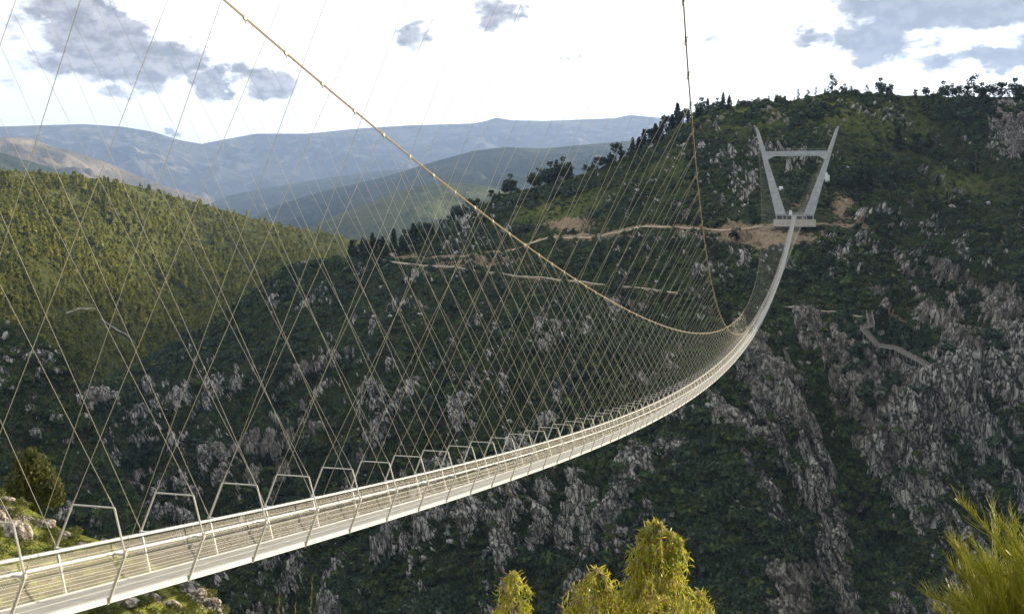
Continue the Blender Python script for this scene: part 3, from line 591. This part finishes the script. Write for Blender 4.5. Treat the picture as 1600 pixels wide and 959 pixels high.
def crest(pxs,kind,hpx,where,group,dy=2,rgoff=6):
    pxs=sorted(pxs)
    for i,x in enumerate(pxs):
        k=kind if isinstance(kind,str) else kind[i%len(kind)]
        hp=hpx if np.isscalar(hpx) else hpx[i%len(hpx)]; hp*=random.uniform(.65,1.12)
        y=float(interp(SKY_M,x))+dy+random.uniform(0,2); P=M.point(np.array(x,float),np.array(y)); P=P if P.ndim==1 else P[0]
        rg=np.hypot(*(P-CAM)[:2]); h=hp*rg/F
        put_tree(k,P-np.array([0,0,.3]),h,'%s, %s from left %s'%(LOOK[k],ORD[i],where),group,i)
G1='trees along the crest of the gorge hill'
crest([549,557,566,573,582,590,598,606,615],['pine','round'],[40,34,42],'in the clump at the crest\'s low end',G1)
crest([628,636,645,652,660,668,676],['pine','round'],[34,30,38],'in the row right of that low clump',G1)
crest([688,697,706,714,724,733],['pine','round'],[32,28,30],'where the long cable crosses the crest',G1)
crest([744,756,768,780],['round','pine'],[18,14,22],'in the group halfway up the crest',G1)
crest([788,796,804,830,838],['round'],[26,30,24],'among bushes below the left shoulder',G1)
crest([852,860,868,876,884,892],['round','round','pine'],[30,36,34],'in the thick shoulder clump',G1)
crest([916,925,934],['round','pine'],[20,22],'in the small clump after the shoulder',G1)
crest([944,953,962,971,979,988],['round','pine'],[26,24,28],'in the row below the conifers',G1)
crest([998,1006,1015,1024,1032,1041,1050,1058],['pine','pine','round'],[34,42,34,40],'in the conifer row before the steep cable',G1)
crest([1068,1076],['round','pine'],[26,22],'touching the steep cable',G1)
crest([1090,1098,1106,1114,1122,1130,1139],['pine','round','pine'],[22,26,20],'in the clump after the steep cable',G1)
crest([1162,1173],['round'],[13,12],'of the low pair on the crest',G1)
crest([1201,1213,1217,1227,1241,1248,1262],['sparse','sparse','euc','sparse'],[14,20,12,16],'among trees above the tower',G1)
crest([1275,1289],['sparse','pine'],[20,14],'of the pair before the crest top',G1)
crest([1301,1317,1329],['euc','round','euc'],[30,25,18],'of three on the crest top',G1)
crest([1343,1354],['euc','sparse'],[9,18],'of the pair after the crest top',G1)
crest([1390,1402,1430,1446,1457],['round','sparse','round'],[20,9,11],'of those after the lone umbrella tree',G1)
crest([1468,1477,1486,1495,1503,1512,1521,1530],['euc','round','euc','round'],[20,28,32,26],'in the big right-hand clump',G1)
crest([1546,1556,1565,1574,1583,1592,1600,1609],['round','euc'],[24,30,26],'in the last clump at the picture edge',G1)
P=M.point(np.array(1372.),np.array(151.)); put_tree('round',P-np.array([0,0,.3]),24*np.hypot(*(P-CAM)[:2])/F,'lone umbrella-shaped tree with bare trunk on the crest',G1,1)
# single trees standing on the slope
for (x,y,h,k,lab) in [(1175,352,26,'round','dark tree on the dirt track left of the far tower'),(1152,384,26,'round','broad bushy tree just below the track, left of the ochre mound'),(1525,268,42,'euc','tall pale-trunked tree standing in the wooded hollow at the right'),(1318,292,30,'round','dark tree close to the right of the far tower leg'),(1338,304,34,'round','bigger dark tree two trees right of the far tower'),(1358,300,30,'pine','pointed tree in the dark group right of the far tower'),
   (1405,232,34,'pine','pointed tree in the hollow above the bright spur'),(1430,240,30,'round','rounded tree beside the pointed one above the bright spur'),(1465,330,28,'round','round tree low on the bright spur'),(1380,492,20,'round','small dark tree beside the top of the wooden stairs'),(968,480,30,'round','round tree standing at the footpath halfway along'),(1048,392,28,'round','dark tree below the middle of the dirt track'),(1068,398,24,'round','smaller dark tree right of its twin below the track'),(1225,318,14,'pine','little pointed tree between the tower legs')]:
    P=M.point(np.array(float(x)),np.array(float(y))); rg=np.hypot(*(P-CAM)[:2]); put_tree(k,P-np.array([0,0,.5]),h*rg/F,lab,'single trees on the gorge slope',int(x)%3)
# ------------------------------------------------------------------ the bridge
L=516.; SD,SL,N0=22.2142,.0389,-5.6847; WF,WN,WC,HN,HC=.6323,1.0336,.6286,1.1921,2.3449
WT,HT_,SC,YM,HNr,WNr=17.6593,38.4402,50.7298,2.1257,29.4238,13.6948; D3,C3=4.3444,-2.3381
def deckz(x): t=x/L; return -4*SD*t*(1-t)+SL*(x-L)+D3*t*(1-t)*(1-2*t)
def cable(x,s):
    t=x/L; y=WT*t+WNr*(1-t)-4*((WT+WNr)/2-YM)*t*(1-t); z=HT_*t+HNr*(1-t)-4*SC*t*(1-t)+SL*(x-L)+C3*t*(1-t)*(1-2*t)
    return np.array([x,s*y,z])
br=empty('suspension_bridge',(L,0,0)); tag(br,'long pale steel footbridge hanging over the gorge on two cables from a V-shaped tower','footbridge')
OFF=np.array([L,0,0])
def part(m,name,mat,parent=br,smooth=False):
    if len(m.v):
        m.v=[(v[0]-L,v[1],v[2]) for v in m.v]
    return m.build(name,mat,parent,smooth)
def secp(x,y,h): s=deckz(x+.5)-deckz(x-.5); return np.array([x-s*h,y,deckz(x)+h])
XS=np.r_[np.arange(-34,120,2.),np.arange(120,513.1,3.)]
def sweep(prof):     # closed profile (y,h) swept along the walkway
    V=[];Fc=[];n=len(prof)
    for x in XS:
        for (y,h) in prof: V.append(secp(x,y,h)-OFF)
    for i in range(len(XS)-1):
        for k in range(n): Fc.append([i*n+k,(i+1)*n+k,(i+1)*n+(k+1)%n,i*n+(k+1)%n])
    Fc.append(list(range(n))); Fc.append([(len(XS)-1)*n+k for k in range(n)][::-1]); return np.array(V),Fc
def grating():
    prof=[(-WF+.06,.03),(WF-.06,.03),(WF-.06,-.01),(-WF+.06,-.01)]; V,Fc=sweep(prof); me=mesh_np('floor_grating',V,Fc,M_grate)
    uv=[]
    for p in me.polygons:
        for li in p.vertices: v=me.vertices[li].co; uv+= [v.x,v.y]
    l=me.uv_layers.new(name='UVMap'); l.data.foreach_set('uv',uv); link('floor_grating',me,br)
grating()
for s in(-1,1):
    V,Fc=sweep([(s*(WF-.055),-.10),(s*WF,-.10),(s*WF,.06),(s*(WF-.055),.06)]); link('edge_beam',mesh_np('edge_beam',V,Fc,M_steel),br)
    V,Fc=sweep([(s*.67+.042*math.cos(a),HN-.005+.042*math.sin(a)) for a in np.arange(8)*pi/4]); link('handrail',mesh_np('handrail',V,Fc,M_steel,True),br)
    # diamond wire net on the line of the posts
    V=[];uv=[]
    for x in XS: V.append(secp(x,s*(WF+.012),.06)-OFF); V.append(secp(x,s*(WN+.0),HN-.03)-OFF)
    Fc=[[2*i,2*i+2,2*i+3,2*i+1] for i in range(len(XS)-1)]
    for i in range(len(XS)-1): uv+= [XS[i],0,XS[i+1],0,XS[i+1],1.2,XS[i],1.2]
    link('wire_net',mesh_np('wire_net',np.array(V),Fc,M_net,False,None,uv),br)
    m=MB()
    for k in range(6):
        t=(k+.6)/6.3; m.tube([secp(x,s*(WF+(WN-WF)*t+.02),HN*t) for x in XS[::1]],.0055,4,False)
    part(m,'guard_wires',M_galv)
def frame_mb(x,m):
    P={k:secp(x,y,h) for k,(y,h) in dict(lf=(WF,-.08),rf=(-WF,-.08),ln=(WN,HN),rn=(-WN,HN),lc=(WC,HC),rc=(-WC,HC)).items()}
    for a in 'lr':
        m.bar(P[a+'f'],P[a+'n'],.075,.05,up=(1,0,0)); m.tube([P[a+'n'],P[a+'c']],.032,6)
        s=1 if a=='l' else -1; m.bar(secp(x,s*(WN-.02),HN-.01),secp(x,s*.67,HN-.01),.07,.05)
        m.box(P[a+'n'],(.09,.07,.09))
    m.tube([P['lc'],P['rc']],.026,6); m.bar(P['lf'],P['rf'],.06,.10)
    return P
NX=[N0+4*n for n in range(-6,130)]
near=NX[:100]; rest=NX[100:]
for x in near:
    m=MB(); frame_mb(x,m); part(m,'portal_frame',M_post)
m=MB(); [frame_mb(x,m) for x in rest if x<512]; tag(part(m,'portal_frame_run',M_post),kind='stuff')
def hangx(x): return x+np.clip(-1.43+.0853/4*(x-26.3),-3.2,2.4)
hang=[]
for x in NX[1:]:
    if x>508: continue
    for s in(1,-1):
        T=cable(hangx(x),s)
        for tgt in (secp(x,s*WN,HN+.04),secp(x,-s*WC,HC)):
            hang.append((x,T,tgt))
def hanger(m,T,B,r=.0075):
    d=(T-B)/np.linalg.norm(T-B); m.tube([T,B+d*.42],r,5,False); m.tube([B+d*.42,B+d*.3,B],[r,.014,.014],5)
for (x,T,B) in hang[:100]:
    m=MB(); hanger(m,T,B); part(m,'hanger',M_rope)
m=MB()
for (x,T,B) in hang[100:]: m.tube([T,B],.0082,4,False)
tag(part(m,'hanger_run',M_rope),kind='stuff')
for s in(1,-1):
    m=MB(); X=np.linspace(-36,L,190)
    C=np.array([cable(x,s) for x in X])
    m.tube(C+[0,.0,.036],.036,8); m.tube(C-[0,.0,.036],.036,8)
    part(m,'main_cable',M_cable,br,True)
def clamp_mb(m,x,s):
    P=cable(x,s); T=cable(x+.1,s)-cable(x-.1,s); T/=np.linalg.norm(T)
    m.bar(P-T*.11,P+T*.11,.12,.20); m.bar(P+[0,0,-.08],P+[0,-s*.05,-.30],.05); m.bar(P-T*.05+[0,0,.05],P-T*.05+[0,s*.13,.12],.04)
cl=[(hangx(x),s) for x in NX[1:] if x<508 for s in(1,-1)]
for (x,s) in cl[:100]: m=MB(); clamp_mb(m,x,s); part(m,'cable_clamp',M_clamp)
m=MB(); [clamp_mb(m,x,s) for x,s in cl[100:]]; tag(part(m,'cable_clamp_run',M_clamp),kind='stuff')
# far tower
tw=link('tower',None,br); tw.empty_display_size=1
def prism(m,quad0,quad1):
    V=list(quad0)+list(quad1); m.add(V,[(3,2,1,0),(4,5,6,7),(0,1,5,4),(1,2,6,5),(2,3,7,6),(3,0,4,7)])
def tpart(m,name,mat): m.v=[(v[0]-L,v[1],v[2]) for v in m.v]; return m.build(name,mat,tw)
for s in(1,-1):
    m=MB()
    def lev(z,yo,wd,dx): return [(L-dx,s*yo,z),(L-dx,s*(yo-wd),z),(L+dx,s*(yo-wd),z),(L+dx,s*yo,z)]
    A=lev(0,8.3,4.5,1.5);B=lev(27.8,15.2,1.75,.9);C=lev(38.6,18.1,.85,.55)
    if s<0: A,B,C=[q[::-1] for q in(A,B,C)]
    prism(m,A,B); prism(m,B,C); tpart(m,'leg',M_conc)
    m=MB(); y0=s*17.35; m.box((L,y0,38.1),(1.5,.5,.9)); m.bar((L+.2,s*13.6,28.2),(L+.2,s*16.8,37.6),.35,.5); tpart(m,'cable_saddle',M_galv)
m=MB(); pr=[(-13.7,28.1),(13.7,28.1),(12.6,24.2),(9.2,25.9),(-9.2,25.9),(-12.6,24.2)]
V=[(L-.8,y,z) for y,z in pr]+[(L+.8,y,z) for y,z in pr]; m.add(V,[(0,1,2,3,4,5),(11,10,9,8,7,6)]+[(i,i+6,(i+1)%6+6,(i+1)%6) for i in range(6)]); tpart(m,'crossbeam',M_conc)
m=MB()
for y in np.linspace(-12.5,12.5,26): m.bar((L-.7,y,28.1),(L-.7,y,29.1),.05)
m.bar((L-.7,-12.5,29.1),(L-.7,12.5,29.1),.05); tpart(m,'beam_railing',M_galv)
m=MB(); m.box((L+1.6,0,-3.6),(7.5,18.2,3.2)); tpart(m,'plinth',M_concw)
m=MB(); m.box((L+1.9,0,-.24),(6.2,16.6,.46)); m.box((L+2.4,0,-1.2),(4.6,15.6,1.6))
for y in(-8,-5,-3.3,1.2,3.4,5.2,7.9): m.box((L-.9,y,-1.2),(.35,.35,1.6))
tpart(m,'platform',M_conc)
for (y0,y1) in ((-7.7,-5.2),(-4.8,-3.5),(-3.1,-.95),(1.45,3.2),(3.6,5.0),(5.4,7.7)): m=MB(); m.box((L-.35,(y0+y1)/2,-1.2),(.12,y1-y0,1.5)); tpart(m,'panel',M_dark)
m=MB()
for y in np.arange(-3.6,3.7,.6):
    if abs(y)>.7: m.bar((L-.9,y,-.01),(L-.9,y,1.15),.05)
m.bar((L-.9,-3.6,1.15),(L-.9,-.9,1.15),.06); m.bar((L-.9,.9,1.15),(L-.9,3.6,1.15),.06)
for y in np.arange(-3.6,3.7,.9): m.bar((L+4.6,y,-.01),(L+4.6,y,1.15),.05)
m.bar((L+4.6,-3.6,1.15),(L+4.6,3.6,1.15),.06); m.bar((L+4.6,-3.6,.6),(L+4.6,3.6,.6),.06); tpart(m,'railing',M_galv)
m=MB(); m.box((L+.6,1.9,1.0),(.12,1.3,1.9)); m.box((L+.6,1.9,2.0),(.3,1.5,.12)); m.bar((L+.75,1.3,0),(L+.75,1.3,1.9),.1); m.bar((L+.75,2.5,0),(L+.75,2.5,1.9),.1); tag(m.build('notice_board',M_white),'white board standing on the platform between the tower legs','notice board')
# cable anchor blocks behind the tower
for (x,y,w_,d_,h_,lab) in ((1219.5,292,3.4,3,3.4,'pale concrete anchor block beside the inside of the left tower leg'),(1292,278,4.0,3.4,4.4,'larger pale concrete anchor block behind the right tower leg'),(1271,281,2.6,2.5,2.0,'small pale concrete block just inside the right tower leg')):
    P=M.point(np.array(float(x)),np.array(float(y))); m=MB(); m.box((0,0,h_*.5-.6),(d_,w_,h_)); m.box((-.4,.2,h_*.95-.4),(d_*.6,w_*.55,h_*.5),Matrix.Rotation(.3,3,'Y').to_3x3() and np.array(Matrix.Rotation(.3,3,'Y')));
    for k in(-1,1): m.box((-d_*.5-.15,k*w_*.28,h_*.3-.4),(.5,w_*.16,h_*.6))
    tag(m.build('anchor_block',M_white,loc=P),lab,'concrete block','concrete blocks behind the far tower')
# ------------------------------------------------------------------ wooden stairs on the right
def boardwalk():
    pts=[(1358,496),(1362,517),(1346,522),(1372,547),(1400,552),(1438,577),(1468,598),(1484,601),(1506,603)]
    X=np.array([p[0] for p in pts],float);Y=np.array([p[1] for p in pts],float)
    P=M.point(X,Y); d=CAM-P; d/=np.linalg.norm(d,axis=1)[:,None]; P=P+d*5.5+np.array([0,0,2.0])
    root=empty('wooden_walkway',P[0]); tag(root,'grey weathered wooden stairs and boardwalk zigzagging down the rocks at the right','walkway')
    O=P[0]; hw=1.05; up=np.array([0,0,1.])
    for i in range(len(P)-1):
        a,b=P[i]-O,P[i+1]-O; dd=b-a; Ln=np.linalg.norm(dd); dd/=Ln; side=np.cross(dd,up); side/=np.linalg.norm(side)
        m=MB(); n=max(3,int(Ln/.55))
        for k in range(n):
            t=(k+.5)/n; c_=a+(b-a)*t; m.bar(c_-side*hw,c_+side*hw,Ln/n*.85,.08)
        for s in(-1,1): m.bar(a+side*s*hw-up*.15,b+side*s*hw-up*.15,.12,.25)
        m.build('flight',M_wood,root)
        m=MB(); np_=max(2,int(Ln/1.8)+1)
        for s in(-1,1):
            for k in range(np_):
                c_=a+(b-a)*k/(np_-1)+side*s*hw; m.bar(c_-up*2.2,c_+up*1.15,.14)
            for z in(.35,.75,1.15): m.bar(a+side*s*hw+up*z,b+side*s*hw+up*z,.11,.13)
        m.build('railing',M_wood,root)
boardwalk()
# small pale block of unclear kind at the far end of the track
P=M.point(np.array(613.),np.array(402.)); m=MB(); m.box((0,0,1.4),(3,2.6,2.8)); m.box((0,0,2.9),(3.4,3.0,.25)); m.box((-1.52,.3,1.0),(.08,.9,1.9))
tag(m.build('pale_block',M_concw,loc=P),'small pale box-like block at the left end of the dirt track','pale_block')
# ------------------------------------------------------------------ wind turbines and masts
def turbine(x,hpx,lab,rot,mast=False):
    P=FS.point(np.array(float(x)),np.array(float(np.interp(x,FS.x,FS.ys)))); rg=np.hypot(*(P-CAM)[:2]); h=hpx*rg/F
    m=MB(); m.tube([(0,0,-5),(0,0,h*.68)],[h*.022,h*.014],8)
    m.bar((-h*.05,0,h*.69),(h*.04,0,h*.69),h*.035)
    for k in range(3):
        a=rot+k*2*pi/3; m.tube([(-h*.06,0,h*.69),(-h*.06,.17*h*math.sin(a),h*.69+.17*h*math.cos(a)),(-h*.06,.36*h*math.sin(a),h*.69+.36*h*math.cos(a))],[h*.014,h*.016,h*.004],5)
    m.tube([(-h*.05,0,h*.69),(-h*.075,0,h*.69)],[h*.02,h*.01],6)
    o=m.build('wind_turbine',M_turb,loc=P); o.rotation_euler=(0,0,.25); tag(o,lab,'wind turbine','wind turbines on the far mountains')
TW=[(22,13),(46,12),(53,16),(78,11),(87,17),(115,13),(136,14),(181,13),(230,14)]
for i,(x,h) in enumerate(TW): turbine(x,h,'%s wind turbine from the left on the far left mountain top'%ORD[i],i*.7)
turbine(918,20,'wind turbine on the far mountain left of the rounded summit',.3); turbine(1007,22,'wind turbine on the far mountain just right of the rounded summit',1.)
# two lattice masts behind the conifers
for (x,h,lab) in ((1110,34,'left of two thin masts standing behind the conifers'),(1125,30,'right of two thin masts standing behind the conifers')):
    P=M.point(np.array(float(x)),np.array(178.)); d=P-CAM; d[2]=0; d/=np.linalg.norm(d); P=P+d*30-np.array([0,0,2]); H=h*np.hypot(*(P-CAM)[:2])/F; m=MB()
    for a in range(3): c_,s_=math.cos(a*2.094),math.sin(a*2.094); m.tube([(c_*.35,s_*.35,0),(c_*.12,s_*.12,H)],.05,4)
    for z in np.arange(.5,H,1.0):
        for a in range(3): r0=.35-.23*z/H; m.bar((math.cos(a*2.094)*r0,math.sin(a*2.094)*r0,z),(math.cos(a*2.094+2.094)*r0,math.sin(a*2.094+2.094)*r0,z+.5),.04)
    tag(m.build('mast',M_galv,loc=P),lab,'mast','masts behind the conifers')
# ------------------------------------------------------------------ near boulders, bushy tree
def boulder(px_,py_,wpx,hpx,seed,lab):
    P=NS.point(np.array(float(px_)),np.array(float(py_))); rg=np.hypot(*(P-CAM)[:2]); w_=wpx*rg/F*.85; h_=hpx*rg/F*.85
    import bmesh; bm=bmesh.new(); bmesh.ops.create_icosphere(bm,subdivisions=4,radius=1); V=np.array([v.co[:] for v in bm.verts])
    n1=fbm(V*1.1+seed*7,3)[:,None]; f1,f2,cid=voro(V*1.4+seed*3); V=V*(1+.35*n1+.22*(cid-.5)[:,None]-.10*(1-sstep(0,.2,f2-f1))[:,None]+.03*fbm(V*8,3)[:,None])*np.array([w_*.45,w_*.5,h_*.55])
    for v,c_ in zip(bm.verts,V): v.co=c_
    me=bpy.data.meshes.new('boulder'); bm.to_mesh(me); bm.free(); me.materials.append(M_boulder); o=link('boulder',me,None,P-np.array([0,0,h_*.04])); tag(o,lab,'boulder','boulders on the near slope')
M_boulder=mat_plain('lichened_granite',(.12,.10,.075),(.42,.37,.31),3.2,.95,0,.10,.1,.38,.58)
for i,(x,y,a,b,lab) in enumerate([(28,832,52,42,'big warm-lit boulder at the left edge just above the walkway'),(-6,812,40,50,'boulder cut by the left edge of the picture'),(70,822,36,18,'flat pale boulder right of the biggest one'),(98,838,26,13,'small boulder lowest of those behind the walkway rail'),(12,782,30,16,'boulder on the top of the near slope below the bushy tree'),(128,852,20,12,'small dark boulder beside the walkway rail'),
   (196,938,44,18,'long slab boulder under the walkway, leftmost'),(236,932,40,20,'pale slab boulder under the walkway, in the middle'),(268,944,36,18,'pale angular boulder under the walkway, right of the middle'),(302,940,30,20,'rounded boulder under the walkway near the edge of the slope'),(330,952,26,22,'lowest boulder under the walkway at the drop'),(215,915,24,10,'thin slab boulder tucked right below the walkway edge')]): boulder(x,y,a,b,i,lab)
def neartree():
    P=at(52.,800.,74.); r=np.random.default_rng(77); n=5200
    root=empty('bushy_tree',P); tag(root,'rounded yellow-green bushy tree standing behind the near slope at the left','tree')
    L0=np.array([(0,0,2.0,1.1),(.2,.9,1.8,.85),(0,-.95,1.6,.85),(.1,.35,2.9,.75),(-.1,-.4,2.7,.7),(.1,1.35,1.2,.6),(0,-1.3,1.0,.6),(0,.0,1.1,1.1),(.1,.75,2.5,.5),(0,.1,3.4,.4)])
    k=r.choice(len(L0),n,p=L0[:,3]**2/(L0[:,3]**2).sum()); d=r.normal(size=(n,3)); d/=np.linalg.norm(d,axis=1)[:,None]; C_=L0[k,:3]+d*(L0[k,3]*(.75+.3*r.random(n))*(1+.15*np.sin(d[:,1]*6+k)))[:,None]
    nr=d+r.normal(size=(n,3))*.6; nr/=np.linalg.norm(nr,axis=1)[:,None]; t=np.cross(nr,r.normal(size=(n,3))); t/=np.linalg.norm(t,axis=1)[:,None]; b=np.cross(nr,t); s=(.07+.07*r.random(n))[:,None]
    V=np.stack([C_-t*s,C_-b*s*.6,C_+t*s,C_+b*s*.6],1).reshape(-1,3); link('crown',mesh_np('crown',V,np.arange(n*4).reshape(-1,4),M_neartree),root)
    m=MB(); m.tube([(0,0,-2.5),(.05,.05,0),(0,0,1.6)],[.2,.15,.08],8)
    for (x,y,z,_) in L0: m.tube([(0,0,.6),(x*.5,y*.5,z*.6),(x,y,z)],[.07,.05,.02],5)
    m.build('trunk',M_bark,root)
neartree()
# ------------------------------------------------------------------ eucalyptus saplings in the foreground
def drooping(root,H,rad,nbr,nleaf,seed,lw=.0085,ll=.135,base=.1):
    r=np.random.default_rng(seed); tr=MB(); T=[(.03*math.sin(z*2+seed),.03*math.cos(z*3),z) for z in np.linspace(-2.5,H,12)]
    tr.tube(T,np.linspace(.035,.006,12),6)
    C=[];Dv=[]
    for i in range(nbr):
        t=(i+r.random())/nbr; dn_=t**1.25*1.9; z0=H-dn_; a=r.random()*6.28; R=rad(dn_)*(.35+.75*r.random())
        p0=np.array([.03*math.sin(z0*2+seed),.03*math.cos(z0*3),z0-.16]); tip=np.array([R*math.cos(a),R*math.sin(a),z0+.02+.10*r.random()-R*.25]); mid=(p0+tip)/2+[0,0,.22]
        tr.tube([(1-s)**2*p0+2*s*(1-s)*mid+s*s*tip for s in(0,.33,.66,1)],[.008,.006,.004,.002],4,False)
        for g in range(5):                     # hanging tufts along the outer half of each branch
            s=.45+.55*(g+r.random())/5; q0=(1-s)**2*p0+2*s*(1-s)*mid+s*s*tip; da=a+r.normal()*.9; hang=.10+.12*r.random()
            q1=q0+np.array([math.cos(da)*.07,math.sin(da)*.07,-hang*.3]); q2=q1+np.array([math.cos(da)*.03,math.sin(da)*.03,-hang])
            tr.tube([q0,q1,q2],[.0025,.002,.001],3,False)
            for k in range(max(3,nleaf//12)):
                u=r.random(); c_=(1-u)**2*q0+2*u*(1-u)*q1+u*u*q2; o_=r.normal(size=3)*.35+np.array([math.cos(da)*.25,math.sin(da)*.25,0]); o_[2]=-.55-.6*r.random() if r.random()>.12 else .2
                C.append(c_); Dv.append(o_/np.linalg.norm(o_))
    C=np.array(C);Dv=np.array(Dv);n=len(C); sd=np.cross(Dv,r.normal(size=(n,3))); sd/=np.linalg.norm(sd,axis=1)[:,None]; l=(ll*(.5+.8*r.random(n)))[:,None]; w_=lw*(.8+.5*r.random(n))[:,None]
    bend=np.cross(Dv,sd)*l*.14
    V=np.stack([C,C+Dv*l*.3+sd*w_+bend*.6,C+Dv*l*.65+sd*w_*.8+bend*.8,C+Dv*l,C+Dv*l*.65-sd*w_*.8+bend*.8,C+Dv*l*.3-sd*w_+bend*.6],1).reshape(-1,3)
    mi=(r.random(n)<.17).astype(int)
    link('foliage',mesh_np('foliage',V,np.arange(n*6).reshape(-1,6),[M_euc,M_euc2],False,None,None,mi),root)
    tr.build('trunk',M_bark2,root)
def sap(px_,py_,rg,H,rad,nbr,nleaf,seed,lab):
    top=at(float(px_),float(py_),float(rg)); root=empty('eucalyptus_sapling',top-np.array([0,0,H])); tag(root,lab,'tree','eucalyptus saplings in the foreground'); drooping(root,H,rad,nbr,nleaf,seed); return root
sap(1026,822,20,3.6,lambda d: .47*(1-math.exp(-d/.07))+.62*max(0,d-.55),150,130,1,'tallest yellow-green sapling with drooping leaves, bottom centre')
sap(930,892,20.5,2.6,lambda d: .58*(1-math.exp(-d/.12))+.25*d,100,125,2,'rounded sapling touching the tallest one on its left')
sap(803,898,21,2.6,lambda d: .30*(1-math.exp(-d/.07))+.45*max(0,d-.3),52,84,3,'narrow separate sapling, leftmost of the three')
sap(1088,925,20.6,2.4,lambda d: .36*(1-math.exp(-d/.10))+.35*d,60,84,4,'low side sapling on the right of the tallest one')
def broom():
    r=np.random.default_rng(21); B0=at(1660.,1130.,3.9); root=empty('broom_bush',B0); tag(root,'bright yellow-green broom with thin upright stems in the bottom right corner','shrub')
    m=MB()
    for i in range(90):
        # leading shoots
        tx=r.uniform(1480,1720); ty=r.uniform(800,1010)+max(0,(1570-tx))*.45; 
        if i<9: tx,ty=[(1492,778),(1488,842),(1484,884),(1440,925),(1553,788),(1580,800),(1618,775),(1650,800),(1462,952)][i]
        rg=3.9+r.normal()*.25; tip=at(tx,ty,rg)-B0; base=at(1640+r.normal()*60,1080+r.normal()*30,3.9+r.normal()*.15)-B0
        mid=(tip+base)/2+np.array([0,-.03,.03])
        def pt(s): return (1-s)**2*base+2*s*(1-s)*mid+s*s*tip
        m.tube([pt(s) for s in np.linspace(0,1,7)],np.linspace(.0026,.0009,7),4,False)
        ax=tip-base; ax/=np.linalg.norm(ax)
        for k in range(125):
            s=.12+.86*r.random(); p=pt(s); d=ax+r.normal(size=3)*.23+np.array([0,0,.12]); d/=np.linalg.norm(d); l=(.14*(1-s)+.045)*(.6+.8*r.random())
            c=p+d*l*.5+r.normal(size=3)*.004; e=p+d*l+np.array([0,0,.006])+r.normal(size=3)*.008
            m.tube([p,c,e],[.0010,.0009,.0004],3,False)
    m.build('stems',M_broom,root)
    m=MB(); m.tube([(0,0,-1.1),(.02,0,-.5),(0,0,0)],[.03,.02,.012],6); m.build('trunk',M_bark,root)
broom()
# a few tall dry grass stalks
for i,(x,yt,lab) in enumerate([(488,897,'tall dry grass stalk standing alone at the bottom left'),(437,925,'short dry grass stalk, leftmost of those at the bottom'),(462,940,'short dry grass stalk between the two taller ones')]):
    T=at(float(x),float(yt),12.); B_=at(float(x)-4,1020.,12.); root=m=MB(); q=T-B_
    m.tube([(0,0,-.5),(0,0,0),tuple(q*.5+np.array([0,.01,0])),tuple(q)],[.004,.004,.003,.002],4)
    for k in range(9):
        p=q*(.45+.06*k); a=k*2.1; m.tube([p,p+np.array([.02*math.cos(a),.02*math.sin(a),.05])],[.005,.001],4)
    tag(m.build('grass_stalk',M_grassm,loc=B_),lab,'grass stalk','dry grass stalks')
# ------------------------------------------------------------------ haze
m=MB(); m.box((1500,0,570),(29000,29600,1700)); o=m.build('haze',None); tag(o,'thin blue air haze filling the valley','haze',kind='stuff')
hm,nt=newmat('haze_air'); H=NT(nt); pv=H.n('ShaderNodeVolumePrincipled'); pv.inputs['Color'].default_value=(.42,.61,1,1); pv.inputs['Density'].default_value=4.6e-5; pv.inputs['Anisotropy'].default_value=.25
ho=H.n('ShaderNodeOutputMaterial'); H.l(pv.outputs[0],ho.inputs['Volume']); o.data.materials.append(hm)
# ------------------------------------------------------------------ unseen cloud added far right above the haze, to shade the left hill's foot
def cloud():
    V=[];Fc=[]; import bmesh
    for i,(u,t_,w_,ru,rw) in enumerate([(u_,9600+(k_%3)*120,b_-212,125,218) for k_,(u_,b_) in enumerate([(850,-78),(915,-82),(980,-108),(1045,-122),(1110,-128),(1175,-130),(1240,-134),(1305,-145),(1370,-155),(1435,-175),(1500,-205),(1570,-215),(1640,-225)])]+[(1210,9600,-520,380,150),(1420,9800,-540,330,150)]):
        bm=bmesh.new(); bmesh.ops.create_icosphere(bm,subdivisions=4,radius=1); P=np.array([v.co[:] for v in bm.verts]); P=P*(1+.12*fbm(P*1.6+i*7,4))[:,None]*np.array([ru,ru*.9,rw])
        c=np.array([u*.73+t_*.68,u*.68-t_*.73,w_+math.tan(SEL)*t_]); b=len(V)
        ang=math.atan2(.68,.73); ca,sa=math.cos(ang),math.sin(ang)
        P=np.stack([P[:,0]*ca-P[:,1]*sa,P[:,0]*sa+P[:,1]*ca,P[:,2]],1)+c; V+=P.tolist(); Fc+=[[b+q.index for q in f.verts] for f in bm.faces]; bm.free()
    mc=mat_plain('shade_cloud_white',(.8,.8,.8),(.85,.85,.85),.001,1); o=link('added_shade_cloud',mesh_np('added_shade_cloud',np.array(V),Fc,mc,True)); tag(o,kind='structure')
cloud()
# ------------------------------------------------------------------ camera object
cam=bpy.data.cameras.new('camera'); cam.sensor_width=36; cam.lens=F/1600*36; cam.clip_start=.1; cam.clip_end=40000
co=bpy.data.objects.new('camera',cam); COL.objects.link(co)
R=Matrix(((RT[0],UP[0],-FW[0]),(RT[1],UP[1],-FW[1]),(RT[2],UP[2],-FW[2]))).to_4x4(); R.translation=Vector(CAM); co.matrix_world=R
sc.camera=co
sc.cycles.max_bounces=4; sc.cycles.diffuse_bounces=2; sc.cycles.transparent_max_bounces=10; sc.cycles.volume_bounces=0
sc.view_settings.view_transform='Standard'; sc.view_settings.look='None'; sc.view_settings.exposure=1.3; sc.view_settings.gamma=1
